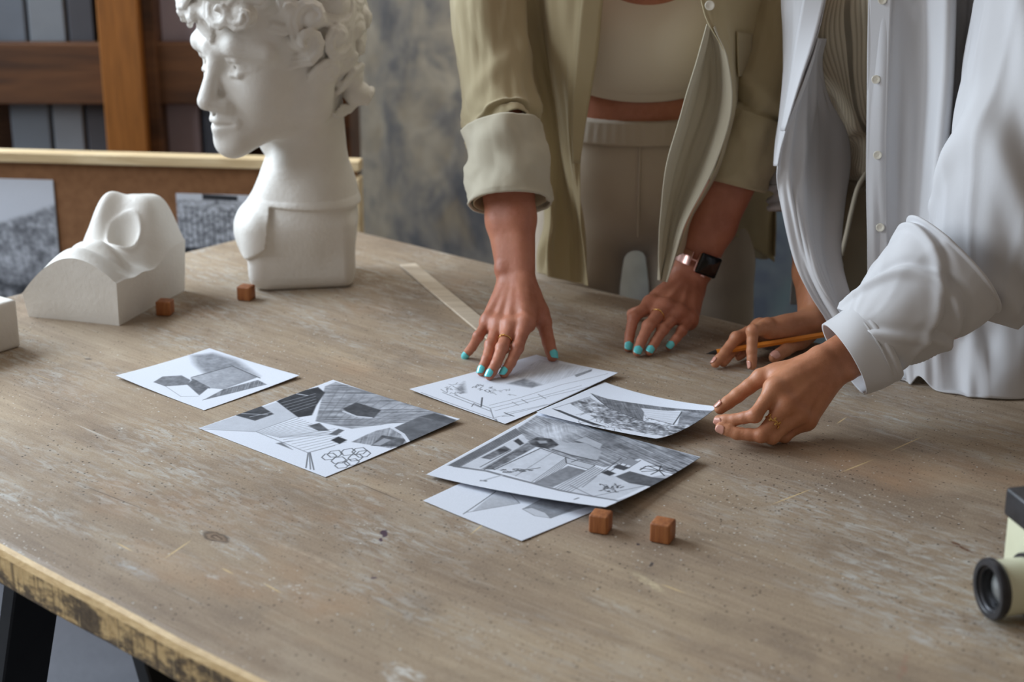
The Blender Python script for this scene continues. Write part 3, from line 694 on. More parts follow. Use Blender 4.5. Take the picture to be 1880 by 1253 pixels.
q6 = [(777, 920), (900, 862), (1108, 932), (958, 994)]
k = Sketch(NA, NA, q6, *B_)
k.poly([(350, 800), (620, 830), (1090, 905), (900, 930), (650, 880), (480, 830)], 0.72, 0.08, soft=8)
k.poly([(515, 825), (640, 870), (652, 890), (380, 938)], 0.80, 0.05, val2=0.7).poly([(668, 925), (780, 868), (1080, 905), (940, 945), (830, 982)], 0.48, 0.08, val2=0.62).poly([(665, 925), (720, 918), (800, 948), (832, 980), (740, 966)], 0.82)
k.line([(515, 825), (335, 950)], 0.2, 1.5).line([(350, 942), (650, 892), (590, 830)], 0.4, 1).line([(665, 925), (720, 918), (800, 948), (832, 980), (740, 966), (665, 925)], 0.4, 1).line([(832, 980), (1000, 905)], 0.4, 1).line([(668, 925), (780, 868)], 0.4, 1)
sheet('drawing', q6, (0.001, 0.0, 0.0, 0.001), 0.0004, k, 'pencil study of a cone and cylinder, the nearest sheet, half covered')
q4 = [(985, 757), (1110, 702), (1318, 747), (1205, 806)]
k = Sketch(NA, NA, q4, *B_)
k.poly([(960, 310), (1080, 275), (1190, 320), (1400, 392), (1570, 415), (1720, 400), (1500, 492), (1300, 455), (1150, 405)], 0.62, 0.5)
k.scrib(1250, 390, 200, 60, 60, 0.35, 5, 1.0, 0.6).scrib(1550, 440, 120, 40, 30, 0.35, 6, 1.0, 0.6)
k.poly([(1080, 252), (1180, 275), (1420, 302), (1800, 352), (1785, 372), (1605, 335), (1400, 330), (1390, 392), (1190, 322)], 0.40, 0.10, hatch=0.1).poly([(1608, 338), (1795, 368), (1710, 402), (1585, 412)], 0.48, 0.15)
k.poly([(1380, 318), (1612, 342), (1562, 406), (1420, 372)], 0.90, 0.03).fan((1400, 330), (1440, 375), (1600, 345), (1570, 395), 5, 0.55, 0.8, 0.5).line([(1420, 372), (1562, 407), (1612, 342)], 0.2, 2)
k.poly([(858, 345), (905, 350), (1185, 442), (1100, 430)], 0.20, 0.06).line([(1090, 255), (1190, 322), (1400, 392)], 0.25, 2).line([(860, 345), (1080, 270)], 0.5, 1)
sheet('drawing', q4, (0.003, 0.0, 0.026, 0.010), 0.0024, k, 'pencil sketch of a bark-like slab, its corner lifted between finger and thumb', pw=1.7)

# ------------------------------------------------------------------ wooden cubes
def rotz(a): return np.array([[math.cos(a), -math.sin(a), 0], [math.sin(a), math.cos(a), 0], [0, 0, 1.]])
def roundbox(name, c, h, r, R, mat, parent=None):
    n = 5; V = []; F = []          # sphere-swept box: cube sphere pushed to corners
    th = []
    m = 4*n
    rings = []
    for i in range(2*n):
        ph = -math.pi/2+math.pi*(i if i < n else i-1)/(2*n-2); sz = -1 if i < n else 1
        ring = []
        for q in range(4):
            sx, sy = ((1, 1), (-1, 1), (-1, -1), (1, -1))[q]
            for jj in range(n):
                a = q*math.pi/2+jj*(math.pi/2)/(n-1)
                p = np.array([sx*(h[0]-r)+r*math.cos(ph)*math.cos(a), sy*(h[1]-r)+r*math.cos(ph)*math.sin(a), sz*(h[2]-r)+r*math.sin(ph)])
                ring.append(np.array(c)+R@p)
        rings.append(ring)
    for ring in rings: V += ring
    for i in range(2*n-1):
        for j in range(m): F.append((i*m+j, i*m+(j+1) % m, (i+1)*m+(j+1) % m, (i+1)*m+j))
    F.append(tuple(range(m))[::-1]); F.append(tuple((2*n-1)*m+j for j in range(m)))
    return mobj(name, V, F, mat, parent, True, sharp=35)
for (px, py, a, s, lab) in [(1103, 958, 0.36, 0.0203, 'small brown wooden cube touching the edge of the large drawing'),
                            (1217, 974, 0.42, 0.0215, 'small brown wooden cube nearest the viewer, standing alone on bare table'),
                            (303, 564, 0.15, 0.0215, 'small dark brown cube beside the plaster nose cast'),
                            (452, 537, 0.3, 0.0215, 'small dark brown cube in front of the plaster head')]:
    p = onz(px, py, s/2)
    roundbox('wooden_cube', p, (s/2, s/2, s/2), 0.0022, rotz(-a), M['cube']).matrix_basis
    o = scn.collection.objects[-1]; tag(o, lab, 'cube', 'small wooden cubes on the table')
# ------------------------------------------------------------------ ruler
r0, r1 = onz(748, 486, 0.0022), onz(912, 622, 0.0022)
d = (r1-r0)/np.linalg.norm(r1-r0); u = np.array([-d[1], d[0], 0])
tag(MB().box((r0+r1)/2, (np.linalg.norm(r1-r0)/2, 0.0135, 0.0016), np.array([d, u, [0, 0, 1]]).T, 0.0006).build('wooden_ruler', M['ruler']), 'pale flat wooden ruler leading under the hand on the table', 'ruler')

# ------------------------------------------------------------------ pen
pa, pb = onz(1297, 650, 0.019), onz(1530, 612, 0.036); pd = (pb-pa)/np.linalg.norm(pb-pa)
def lathe(name, a, dirn, prof, mat, parent, n=24, smooth=True, sharp=30, cap=True):
    a = np.array(a, float); dirn = np.array(dirn, float)/np.linalg.norm(dirn)
    u = np.cross(dirn, (0.1, 0.3, 1)); u /= np.linalg.norm(u); w = np.cross(dirn, u); V = []; F = []
    for (x, r) in prof:
        for i in range(n):
            t = 2*math.pi*i/n; V.append(a+dirn*x+(u*math.cos(t)+w*math.sin(t))*r)
    for k_ in range(len(prof)-1):
        for i in range(n): j = (i+1) % n; F.append((k_*n+i, k_*n+j, (k_+1)*n+j, (k_+1)*n+i))
    if cap: F.append(tuple(range(n))[::-1]); F.append(tuple((len(prof)-1)*n+i for i in range(n)))
    return mobj(name, V, F, mat, parent, smooth, sharp=sharp)
PL = np.linalg.norm(pb-pa)
pen = empty('fineliner_pen', tuple(pa), 'orange hexagonal fineliner with black tip resting in a hand', 'pen')
lathe('barrel', pa, pd, [(0.0135, 0.0037), (0.0145, 0.0041), (PL-0.006, 0.0041), (PL-0.005, 0.0038)], M['pen_orange'], pen, 6, False)
lathe('tip', pa, pd, [(0, 0.0005), (0.003, 0.0006), (0.0032, 0.0013), (0.010, 0.0029), (0.0137, 0.0036)], M['pen_black'], pen, 16)
lathe('end_plug', pa, pd, [(PL-0.0055, 0.0036), (PL, 0.0034), (PL+0.0012, 0.002)], M['pen_black'], pen, 16)

# ------------------------------------------------------------------ plaster nose and mouth cast
def cast_block():
    A = onz(45, 583); Bp = onz(220, 601); Cc = onz(346, 533)
    eu = Cc-Bp; L = np.linalg.norm(eu); eu /= L; ev = Bp-A; W = np.linalg.norm(ev); ev /= W   # u away, v to the right
    n, m = 110, 84
    U, V = np.meshgrid(np.linspace(0, 1, n), np.linspace(0, 1, m), indexing='ij')
    def g(u0, v0, su, sv, a): return a*np.exp(-((U-u0)/su)**2-((V-v0)/sv)**2)
    def prof(x, pts):
        pts = np.array(pts); return np.interp(x, pts[:, 0], pts[:, 1])
    sm = lambda x, a_, b_: np.clip((x-a_)/(b_-a_), 0, 1)**2*(3-2*np.clip((x-a_)/(b_-a_), 0, 1))
    c = 0.48
    z = 0.029+0.035*V+0.004*U+prof(U, [(0, 0.047), (0.15, 0.050), (0.35, 0.047), (0.55, 0.036), (1, 0.02)])*np.clip(1-(np.abs(V-c)/0.52)**2.0, 0, 1)
    # lips with the groove of the mouth between them, philtrum and mouth corner
    z += g(0.10, c, 0.075, 0.26, 0.010)+g(0.31, c-0.11, 0.06, 0.15, 0.011)+g(0.31, c+0.13, 0.06, 0.15, 0.011)
    z -= 0.013*np.exp(-((U-0.205-0.07*np.abs(V-c)*2)/0.024)**2)*np.clip((0.42-np.abs(V-c))*8, 0, 1)
    z -= g(0.42, c-0.02, 0.05, 0.05, 0.004)+g(0.25, c+0.43, 0.09, 0.09, 0.010)+g(0.55, 1.0, 0.14, 0.12, 0.008)+g(0.42, 0.86, 0.10, 0.10, 0.008)
    # cheek plane rising to the cut end, nose standing in front of it
    z += sm(U, 0.46, 0.84)*0.074*np.exp(-np.abs((V-0.55)/0.39)**5)
    z += sm(U, 0.44, 0.60)*(1-0.9*sm(U, 0.62, 0.92))*0.034*np.exp(-np.abs((V-0.37)/0.125)**2.4)
    z += g(0.62, 0.20, 0.07, 0.06, 0.010)
    # wing of the nose: hollow nostril with a raised rim
    d = np.sqrt(((U-0.575-0.10*(V-0.6))/0.100)**2+((V-0.66)/0.135)**2)
    z -= 0.020*np.clip(1-d**2.2, 0, 1); z += 0.006*np.exp(-((d-1.10)/0.15)**2)
    taper = 1-0.03*(z/0.1)
    G = (A+eu*(U*L)[..., None]+ev*(V*W)[..., None])
    G[..., 2] = TZ+z
    # soften
    Z = G[..., 2]
    for _ in range(3):
        Zp = np.pad(Z, 1, mode='edge'); Z = (Z*2+Zp[2:, 1:-1]+Zp[:-2, 1:-1]+Zp[1:-1, 2:]+Zp[1:-1, :-2])/6
    G[..., 2] = Z
    Vt = list(G.reshape(-1, 3)); F = [tuple(f) for f in grid_faces(n, m)]
    rim = [(i, 0) for i in range(n)]+[(n-1, j) for j in range(1, m)]+[(i, m-1) for i in range(n-2, -1, -1)]+[(0, j) for j in range(m-2, 0, -1)]
    cen = (A+Cc)/2; s = len(Vt); K = 6
    for q in range(1, K):
        for (i, j) in rim:
            p = G[i, j].copy(); top = p[2]; f = q/(K-1); p[2] = top+(TZ-top)*f
            dv = p[:2]-cen[:2]; p[:2] -= dv/np.linalg.norm(dv)*0.006*f; Vt.append(p)
    R = len(rim); idx0 = [i*m+j for i, j in rim]
    for q in range(K-1):
        for i in range(R):
            j = (i+1) % R
            a, b = (idx0[i], idx0[j]) if q == 0 else (s+(q-1)*R+i, s+(q-1)*R+j)
            c_, d_ = s+q*R+j, s+q*R+i; F.append((a, d_, c_, b))
    F.append(tuple(s+(K-2)*R+i for i in range(R)))
    Fa = F
    o = mobj('plaster_cast', Vt, [f[::-1] for f in Fa], M['plaster'], None, True, sharp=38)
    return tag(o, 'white plaster anatomy cast of a nose and mouth on a block', 'plaster cast')
cast_block()
def ear_cast():
    s = SDF(0.008)
    P = onz(-108, 648); ex = np.array([0.80, -0.6, 0]); ey = np.array([0.6, 0.8, 0]); R = np.array([ex, ey, [0, 0, 1.]]).T
    f = lambda x, y, z: P+ex*x+ey*y+np.array([0, 0, z])
    s.box(f(0, 0, 0.034), (0.062, 0.078, 0.030), 0.004, R)
    pts = [f(0.03*math.cos(a)*1.1, 0.048*math.sin(a), 0.072) for a in np.linspace(-1.9, 3.6, 16)]
    s.chain(pts, [0.010]*16, 0.008); s.ell(f(0.0, -0.045, 0.07), (0.018, 0.022, 0.014), R)
    s.chain([f(0.012, 0.03, 0.07), f(-0.01, 0.0, 0.07), f(0.01, -0.03, 0.07)], [0.007]*3, 0.008)
    V, F = s.mesh(0.0024)
    V[:, 2] = np.maximum(V[:, 2], TZ)
    return tag(mobj('plaster_cast', V, F, M['plaster'], None, True), 'white plaster relief block cut off by the left picture edge', 'plaster cast')
ear_cast()

# ------------------------------------------------------------------ plaster head
def unit2(x, y): v = np.array([x, y, 0.]); return v/np.linalg.norm(v)
def head_prims(s, f, sc=1.0):
    """generic human head; f(F, L, Z) -> world"""
    c = lambda a, b, ra, rb=None, k=0.010: s.cone(f(*a), f(*b), ra*sc, (ra if rb is None else rb)*sc, k*sc)
    R = np.array([f(1, 0, 0)-f(0, 0, 0), f(0, 1, 0)-f(0, 0, 0), f(0, 0, 1)-f(0, 0, 0)]).T; R = R/np.linalg.norm(R, axis=0)
    e = lambda p, r, k=0.02, op='u': s.ell(f(*p), np.array(r)*sc, R, k*sc, op)
    e((0.020, 0, 0.370), (0.115, 0.090, 0.105)); e((0.072, 0, 0.310), (0.076, 0.070, 0.105), 0.03); e((0.085, 0, 0.380), (0.062, 0.072, 0.05), 0.02)
    for q in (-1, 1):
        c((0.122, 0, 0.222), (0.030, q*0.056, 0.262), 0.024, 0.026, 0.03); c((0.030, q*0.056, 0.262), (0.0, q*0.066, 0.32), 0.026, 0.03, 0.03)
        e((0.098, q*0.042, 0.287), (0.034, 0.030, 0.036), 0.02)
        c((0.140, q*0.012, 0.350), (0.132, q*0.040, 0.354), 0.011, 0.011, 0.012); c((0.132, q*0.040, 0.354), (0.098, q*0.068, 0.340), 0.011, 0.012, 0.012)
        e((0.147, q*0.036, 0.327), (0.018, 0.021, 0.014), 0.014, 's')
        e((0.1185, q*0.035, 0.326), (0.0185, 0.0185, 0.0185), 0.002)
        for zz, rr in ((0.3385, 0.0042), (0.3160, 0.0036)):
            P = [(0.127, q*0.0165, 0.326), (0.1375, q*0.027, zz), (0.1360, q*0.041, zz), (0.115, q*0.057, 0.325)]
            for i in range(3): c(P[i], P[i+1], rr, rr, 0.004)
        c((0.150, q*0.0140, 0.272), (0.158, q*0.010, 0.274), 0.0108, 0.010, 0.007)
        e((0.157, q*0.007, 0.2645), (0.006, 0.004, 0.004), 0.003, 's')
        c((0.1545, q*0.005, 0.2505), (0.138, q*0.024, 0.2450), 0.0078, 0.005, 0.005); c((0.1520, 0, 0.2365), (0.138, q*0.021, 0.2415), 0.0095, 0.006, 0.005)
        # ear
        for i in range(9):
            a0, a1 = -2.0+i*0.5, -1.5+i*0.5
            c((0.006+0.016*math.cos(a0), q*0.090, 0.318+0.028*math.sin(a0)), (0.006+0.016*math.cos(a1), q*0.090, 0.318+0.028*math.sin(a1)), 0.0055, 0.0055, 0.004)
        e((0.008, q*0.082, 0.318), (0.016, 0.008, 0.026), 0.006)
    c((0.138, 0, 0.352), (0.146, 0, 0.330), 0.0105, 0.0085, 0.012); c((0.146, 0, 0.330), (0.168, 0, 0.281), 0.0085, 0.0138, 0.008)
    c((0.130, 0, 0.262), (0.132, 0, 0.232), 0.020, 0.018, 0.02); e((0.136, 0, 0.210), (0.022, 0.027, 0.021), 0.014)
    for q in (-1, 1): s.cone(f(0.166, 0, 0.2440), f(0.146, q*0.025, 0.2430), 0.0030*sc, 0.0018*sc, 0.003*sc, 's')
    s.cone(f(0.158, 0, 0.262), f(0.155, 0, 0.255), 0.003*sc, 0.003*sc, 0.004*sc, 's')
def bust():
    P = onz(556, 512); fd = unit2(-0.985, -0.17); ld = np.array([-fd[1], fd[0], 0]); hd = unit2(-0.70, -0.71); hl = np.array([-hd[1], hd[0], 0])
    f0 = lambda F, L, Z: P+fd*F+ld*L+np.array([0, 0, Z])
    tilt = math.radians(6); HP = P+np.array([0.012, 0, 0.040])
    def fh(F, L, Z):               # head turned towards the viewer and tipped forward
        dF, dZ = F, Z-0.20
        return HP+hd*(math.cos(tilt)*dF+math.sin(tilt)*dZ)+hl*L+np.array([0, 0, 0.20-math.sin(tilt)*dF+math.cos(tilt)*dZ])
    R0 = np.array([fd, ld, [0, 0, 1.]]).T; RH = np.array([hd, hl, [0, 0, 1.]]).T
    s = SDF(0.012)
    s.box(f0(0.002, 0, 0.058), (0.060, 0.044, 0.036), 0.022, R0, 0.01); s.box(f0(-0.004, 0, 0.025), (0.058, 0.05, 0.012), 0.014, R0, 0.004)
    s.ell(f0(0.040, 0, 0.084), (0.056, 0.062, 0.046), R0, 0.018)
    s.cone(f0(-0.014, 0, 0.10), f0(-0.014, 0, 0.14), 0.068, 0.064, 0.03)
    s.cone(f0(-0.016, 0, 0.135), f0(-0.014, 0, 0.30), 0.063, 0.056, 0.03)
    s.cone(f0(0.040, 0.022, 0.135), f0(-0.03, 0.058, 0.28), 0.014, 0.015, 0.025); s.cone(f0(0.046, -0.015, 0.135), f0(0.0, -0.055, 0.28), 0.013, 0.013, 0.025)
    s.ell(f0(0.044, 0, 0.225), (0.015, 0.014, 0.02), R0, 0.02)
    head_prims(s, fh)
    for q in (-1, 1):
        s.cone(fh(0.1365, q*0.0345, 0.3265), fh(0.133, q*0.0345, 0.3265), 0.0028, 0.0028, 0.002, 's')
        s.cone(fh(0.143, q*0.010, 0.357), fh(0.137, q*0.040, 0.359), 0.010, 0.010, 0.010)       # heavy brow
        s.cone(fh(0.137, q*0.040, 0.359), fh(0.105, q*0.070, 0.345), 0.010, 0.010, 0.012)
        s.cone(fh(0.150, 0, 0.362), fh(0.146, q*0.008, 0.350), 0.006, 0.006, 0.006)
    s.ell(fh(0.006, 0, 0.385), (0.106, 0.094, 0.106), RH, 0.01)
    # curly hair: thick locks wound over the scalp
    r = random.Random(11); cen = np.array([0.012, 0, 0.365]); AX = np.array([0.114, 0.100, 0.116]); done = []
    tries = 0
    while len(done) < 150 and tries < 9000:
        tries += 1
        d = np.array([r.gauss(0, 1), r.gauss(0, 1), r.gauss(0, 1)]); d /= np.linalg.norm(d)
        q = cen+d*AX
        if q[0] > 0.055 and q[2] < 0.395: continue
        if q[0] > 0.020 and q[2] < 0.352: continue
        if q[0] > -0.02 and q[2] < 0.30: continue
        if q[2] < 0.225: continue
        if any(np.linalg.norm(q-o) < 0.033 for o in done): continue
        done.append(q)
    for L in (-0.072, -0.044, -0.016, 0.012, 0.040, 0.066): done.append(np.array([0.150-4.0*L*L, L, 0.408-0.004*r.random()]))
    for L in (-0.085, -0.06, -0.03, 0.0, 0.03): done.append(np.array([0.150-4.0*L*L, L, 0.440]))
    for L in (-0.066, 0.066):
        for F_, Z in ((-0.050, 0.275), (-0.060, 0.245), (-0.035, 0.30)): done.append(np.array([F_, L, Z]))
    for q in done:
        d = (q-cen)/AX**2; d /= np.linalg.norm(d)
        a = np.cross(d, (0.2, 0.1, 1)); a /= np.linalg.norm(a); b = np.cross(d, a)
        R_ = r.uniform(0.020, 0.029); sg = r.choice((-1, 1)); ph = r.uniform(0, 6.28); lift = r.uniform(-0.002, 0.008)
        s.ell(fh(*(q-d*0.004)), (R_*0.8, R_*0.8, R_*0.7), RH, 0.008)
        for strand in range(3):
            pts = []; off = (strand-1)*0.0078; tw = r.uniform(4.2, 6.0)
            for i in range(9):
                t = i/8; an = ph+sg*t*tw; rr = R_*(1.12-0.92*t)+off*(1-0.7*t)
                pts.append(q+d*(lift+0.012*t+0.001-abs(off)*0.35)+a*rr*math.cos(an)+b*rr*math.sin(an))
            pts = [q-d*0.008+a*(R_*1.5+off)*math.cos(ph-sg*0.8)+b*(R_*1.5+off)*math.sin(ph-sg*0.8)]+pts
            for i in range(len(pts)-1): s.cone(fh(*pts[i]), fh(*pts[i+1]), 0.0046, 0.0044 if i < 7 else 0.0035, 0.0010)
    px_ = [-0.3, 0.047, 0.057, 0.085, 0.3]; pz_ = [0.112, 0.128, 0.066, 0.048, 0.035]
    def post(D, X, Y, Z):
        Fv = (X-P[0])*fd[0]+(Y-P[1])*fd[1]; Zv = Z-P[2]
        line = np.interp(Fv, px_, pz_)
        lift = np.clip((Zv-line)/0.0035, 0, 1)*np.clip((0.19-Zv)/0.06, 0, 1)
        D = D-0.0065*lift.astype(np.float32)
        return np.maximum(D, (P[2]+0.0005-Z)).astype(np.float32)
    V, F = s.mesh(0.0020, post, 1)
    return tag(mobj('plaster_bust', V, F, M['plaster'], None, True), 'white plaster head of a curly haired youth in three-quarter profile', 'bust')
bust()

# ------------------------------------------------------------------ pin board and its drawings
def board():
    Yl, Yr = 3.10, 2.98
    TLc, TRc = ony(-260, 262, Yl), ony(664, 292, Yr); TLc[2] = TRc[2]
    ex = TRc-TLc; Wd = np.linalg.norm(ex); ex /= Wd; dn = np.array([0, 0, -1.]); ny = np.cross(ex, dn); ny /= np.linalg.norm(ny)
    if ny[1] > 0: ny = -ny
    Hh = TRc[2]; R = np.array([ex, ny, [0, 0, 1.]]).T
    root = empty('pin_board', tuple((TLc+ex*Wd/2)*np.array([1, 1, 0])), 'brown pin board with pale pine frame standing behind the table', 'board')
    mid = TLc+ex*Wd/2; mid[2] = Hh/2
    MB().box(mid-ny*0.004, (Wd/2-0.01, 0.004, Hh/2-0.005), R).build('panel', M['cork'], root)
    fw = 0.032
    MB().box(TLc+ex*Wd/2+np.array([0, 0, -fw/2+0.006])+ny*0.006, (Wd/2, 0.016, fw/2-0.006), R, 0.002).build('frame_rail', M['pine'], root)
    MB().box(TLc+ex*(Wd-fw/2)+np.array([0, 0, -Hh/2-fw/2+0.003])+ny*0.006, (fw/2-0.001, 0.016, Hh/2-fw/2-0.003), R, 0.002).build('frame_stile', M['pine'], root)
    MB().box(TLc+ex*(fw/2)+np.array([0, 0, -Hh/2-fw/2+0.003])+ny*0.006, (fw/2-0.001, 0.016, Hh/2-fw/2-0.003), R, 0.002).build('frame_stile', M['pine'], root)
    def pin(px0, py0, px1, py1, art, lab):
        def hit(x, y):
            dv = ray(x, y); t = ((TLc+ny*0.003-CP)@ny)/(dv@ny); return CP+dv*t
        a, b = hit(px0, py0), hit(px1, py1); n = 120
        U, V = np.meshgrid(np.linspace(0, 1, n), np.linspace(0, 1, n), indexing='ij')
        wv = (b-a)@ex; G = a+ex*(U*wv)[..., None]; G[..., 2] = a[2]+(b[2]-a[2])*V
        G = G+ny*(0.002*np.sin(3*U)*np.sin(2.5*V))[..., None]
        sk = Sketch(n, n, [(0, 0), (1, 0), (1, 1), (0, 1)]); art(sk)
        o = mobj('pinned_drawing', G.reshape(-1, 3), grid_faces(n, n), M['ink'], None, True, col=sk.colors())
        o.modifiers.new('thick', 'SOLIDIFY').thickness = 0.0006
        return tag(o, lab, 'drawing', 'drawings pinned to the board')
    def art1(s):
        s.poly([(0, 0.22), (0.5, 0.40), (1, 0.2), (1, 1), (0, 1)], 0.62, 0.3, soft=4); s.poly([(0, 0.5), (0.5, 0.44), (0.5, 0.75), (0, 0.8)], 0.35, 0.35)
        for i in range(9): s.line([(0, 0.22+i*0.03), (0.55, 0.42+i*0.012)], 0.4, 1.5, 0.5)
        s.fan((0.5, 0.42), (1, 0.3), (0.6, 0.9), (1, 0.9), 8, 0.4, 2, 0.5); s.poly([(0.3, 0.82), (0.95, 0.78), (0.9, 0.98), (0.35, 0.98)], 0.4, 0.3); s.poly([(0, 0.72), (0.35, 0.72), (0.35, 0.8), (0, 0.82)], 0.75)
    def art2(s):
        s.poly([(0, 0.1), (1, 0.1), (1, 1), (0, 1)], 0.72, 0.4); s.poly([(0.3, 0.0), (0.7, 0.02), (0.7, 0.1), (0.3, 0.09)], 0.12); s.fan((0.04, 0.3), (0.98, 0.25), (0.04, 0.9), (0.98, 0.95), 16, 0.3, 3, 0.6); s.poly([(0, 0.9), (1, 0.86), (1, 1), (0, 1)], 0.15, 0.2)
    pin(-170, 323, 118, 560, art1, 'pencil street view pinned at the left of the brown board')
    pin(323, 355, 490, 470, art2, 'pencil facade sketch pinned to the board beside the plaster head')
board()
# ------------------------------------------------------------------ dark wooden rack with grey folders
def rack():
    Y = 3.55
    g = lambda x, y, dy=0.0: ony(x, y, Y+dy)
    root = empty('storage_rack', tuple(g(120, 300)*np.array([1, 1, 0])), 'dark brown wooden rack with open bays behind the pin board', 'rack')
    xa, xb, xc = g(223, 100)[0], g(-250, 100)[0], g(560, 100)[0]
    hw = 0.044
    zt = 1.75
    for x, w in ((xa, hw), (xb, hw), (xc+0.02, hw)):
        MB().box((x, Y+0.02, zt/2), (w, 0.03, zt/2), None, 0.003).build('post', M['easel'], root)
        MB().box((x+w*1.28, Y+0.14, zt/2), (w*0.30, 0.12, zt/2), None, 0.003).build('shaded_side', M['easel_dark'], root)  # darker wood stands in for shade on the post's side face
    z1, z0 = g(100, 78, 0.05)[2], g(100, 190, 0.05)[2]
    for zz, hh in (((z0+z1)/2, (z1-z0)/2), (z1+0.42, 0.06), (z0-0.50, 0.06)):
        MB().box(((xb+xa)/2, Y+0.055, zz), ((xa-xb)/2-hw, 0.018, hh), None, 0.003).build('rail', M['easel_dark'], root)
        MB().box(((xc+xa)/2, Y+0.055, zz), ((xc-xa)/2-hw+0.02, 0.018, hh), None, 0.003).build('rail', M['easel_dark'], root)
        MB().box(((xb+xc)/2, Y+0.19, zz), ((xc-xb)/2, 0.11, 0.012)).build('shelf', M['easel_dark'], root)
    MB().box(((xb+xc)/2, Y+0.32, zt/2), ((xc-xb)/2, 0.006, zt/2)).build('back_panel', M['easel_dark'], root)
    return Y, z1, z0
RY, RZ1, RZ0 = rack()
def folder(x0, x1, zb, zt, yy, c, lab, cat='folder'):
    a, b = ony(x0, 200, yy)[0], ony(x1, 200, yy)[0]
    m = simple('folder_card', c, tuple(v*0.85 for v in c[:3])+(1,), 0.7, 6)
    root = empty('portfolio_folder', ((a+b)/2, yy+0.06, zb), lab, cat, 'portfolios on the dark rack')
    MB().box(((a+b)/2, yy+0.05, (zb+zt)/2), ((b-a)/2-0.002, 0.045, (zt-zb)/2), None, 0.004).build('cover', m, root)
    MB().box(((a+b)/2, yy+0.05, zt-0.003), ((b-a)/2-0.006, 0.042, 0.006)).build('pages', M['paper_back'], root)
zc1, zc0 = (RZ0+RZ1)/2+0.012, (RZ0+RZ1)/2-0.50
zl0 = RZ0-0.50+0.012; ztl = (RZ0+RZ1)/2-0.03
for i, (x0, x1, up, c, lab) in enumerate([
    (-60, 62, 1, srgb(122, 130, 142), 'blue-grey portfolio in the upper bay at the left picture edge'), (64, 134, 1, srgb(142, 148, 156), 'paler grey portfolio in the upper bay, left of the post'), (136, 186, 1, srgb(84, 84, 90), 'dark charcoal portfolio in the upper bay against the post'),
    (292, 372, 1, srgb(176, 162, 172), 'mauve-grey portfolio in the upper bay right of the post'),
    (14, 90, 0, srgb(122, 130, 140), 'blue-grey portfolio in the lower bay at the far left'), (92, 152, 0, srgb(142, 148, 156), 'lighter grey portfolio in the lower bay, left of the post'), (154, 196, 0, srgb(84, 84, 90), 'dark charcoal portfolio in the lower bay against the post'),
    (296, 366, 0, srgb(178, 162, 170), 'mauve-grey portfolio in the lower bay right of the post'), (368, 420, 0, srgb(92, 100, 114), 'slate-blue portfolio in the lower bay behind the plaster head')]):
    if up: folder(x0, x1, zc1, zc1+0.36, RY+0.09, c, lab)
    else: folder(x0, x1, zl0, ztl, RY+0.09, c, lab)
# canvas leaning behind the person in khaki
cvr = empty('stretched_canvas', tuple(ony(1010, 400, 3.3)*np.array([1, 1, 0])), 'white canvas with pale wooden edge glimpsed behind the khaki shirt', 'canvas')
c0 = ony(1012, 400, 3.3)
MB().box((c0[0], 3.3, 0.40), (0.062, 0.012, 0.37), None, 0.002).build('canvas_face', M['paper_back'], cvr)
MB().box((c0[0]+0.03, 3.28, 0.79), (0.09, 0.014, 0.06), None, 0.002).build('wooden_edge', M['pine'], cvr)

# ------------------------------------------------------------------ old cine camera
def cine():
    z0 = TZ; ax = np.array([-0.975, -0.22, 0]); ax /= np.linalg.norm(ax); sd = np.array([-ax[1], ax[0], 0])
    R = np.array([ax, sd, [0, 0, 1.]]).T
    Pf = onz(1820, 1082, 0.031)        # centre of the lens ring
    root = empty('cine_camera', (Pf[0], Pf[1], z0), 'cream and black vintage cine camera at the right picture edge', 'camera')
    L = lambda x, y=0., z=0.: Pf+ax*x+sd*y+np.array([0, 0, z])
    nb = -ax
    lathe('lens_barrel', L(-0.004), nb, [(0, 0.0245), (0.001, 0.0262), (0.036, 0.0262), (0.037, 0.025)], M['cream_plastic'], root, 48, cap=False)
    lathe('front_ring', L(0.004), nb, [(0.006, 0.0205), (0.0005, 0.0218), (0, 0.0225), (0, 0.0275), (0.002, 0.0288), (0.007, 0.0288), (0.009, 0.0268), (0.0105, 0.0262)], M['black_plastic'], root, 48, cap=False)
    lathe('inner_tube', L(0.003), nb, [(0.001, 0.0218), (0.003, 0.0200), (0.003, 0.0190), (0.007, 0.0182), (0.007, 0.0172), (0.012, 0.0168)], M['grey_plastic'], root, 48, cap=False)
    lathe('lens_glass', L(-0.0065), nb, [(-0.0035, 0.0001), (-0.0028, 0.006), (-0.0005, 0.0115), (0.003, 0.0168), (0.004, 0.0172)], M['lens'], root, 40, cap=False)
    lathe('collar', L(-0.034), nb, [(0, 0.0255), (0.0, 0.0300), (0.008, 0.0300), (0.008, 0.02)], M['black_plastic'], root, 48, cap=False)
    roundbox('body', L(-0.090, -0.014, 0.012), (0.050, 0.040, 0.043), 0.004, R, M['cream_plastic'], root)
    roundbox('top_housing', L(-0.092, -0.014, 0.061), (0.0555, 0.0415, 0.0145), 0.004, R, M['black_plastic'], root)
    roundbox('viewfinder', L(-0.125, -0.010, 0.083), (0.030, 0.018, 0.010), 0.003, R, M['black_plastic'], root)
    lathe('screw', L(-0.052, -0.022, 0.0750), (0, 0, 1), [(0, 0.002), (0.001, 0.002), (0.0013, 0.0012)], M['grey_plastic'], root, 16)
cine()
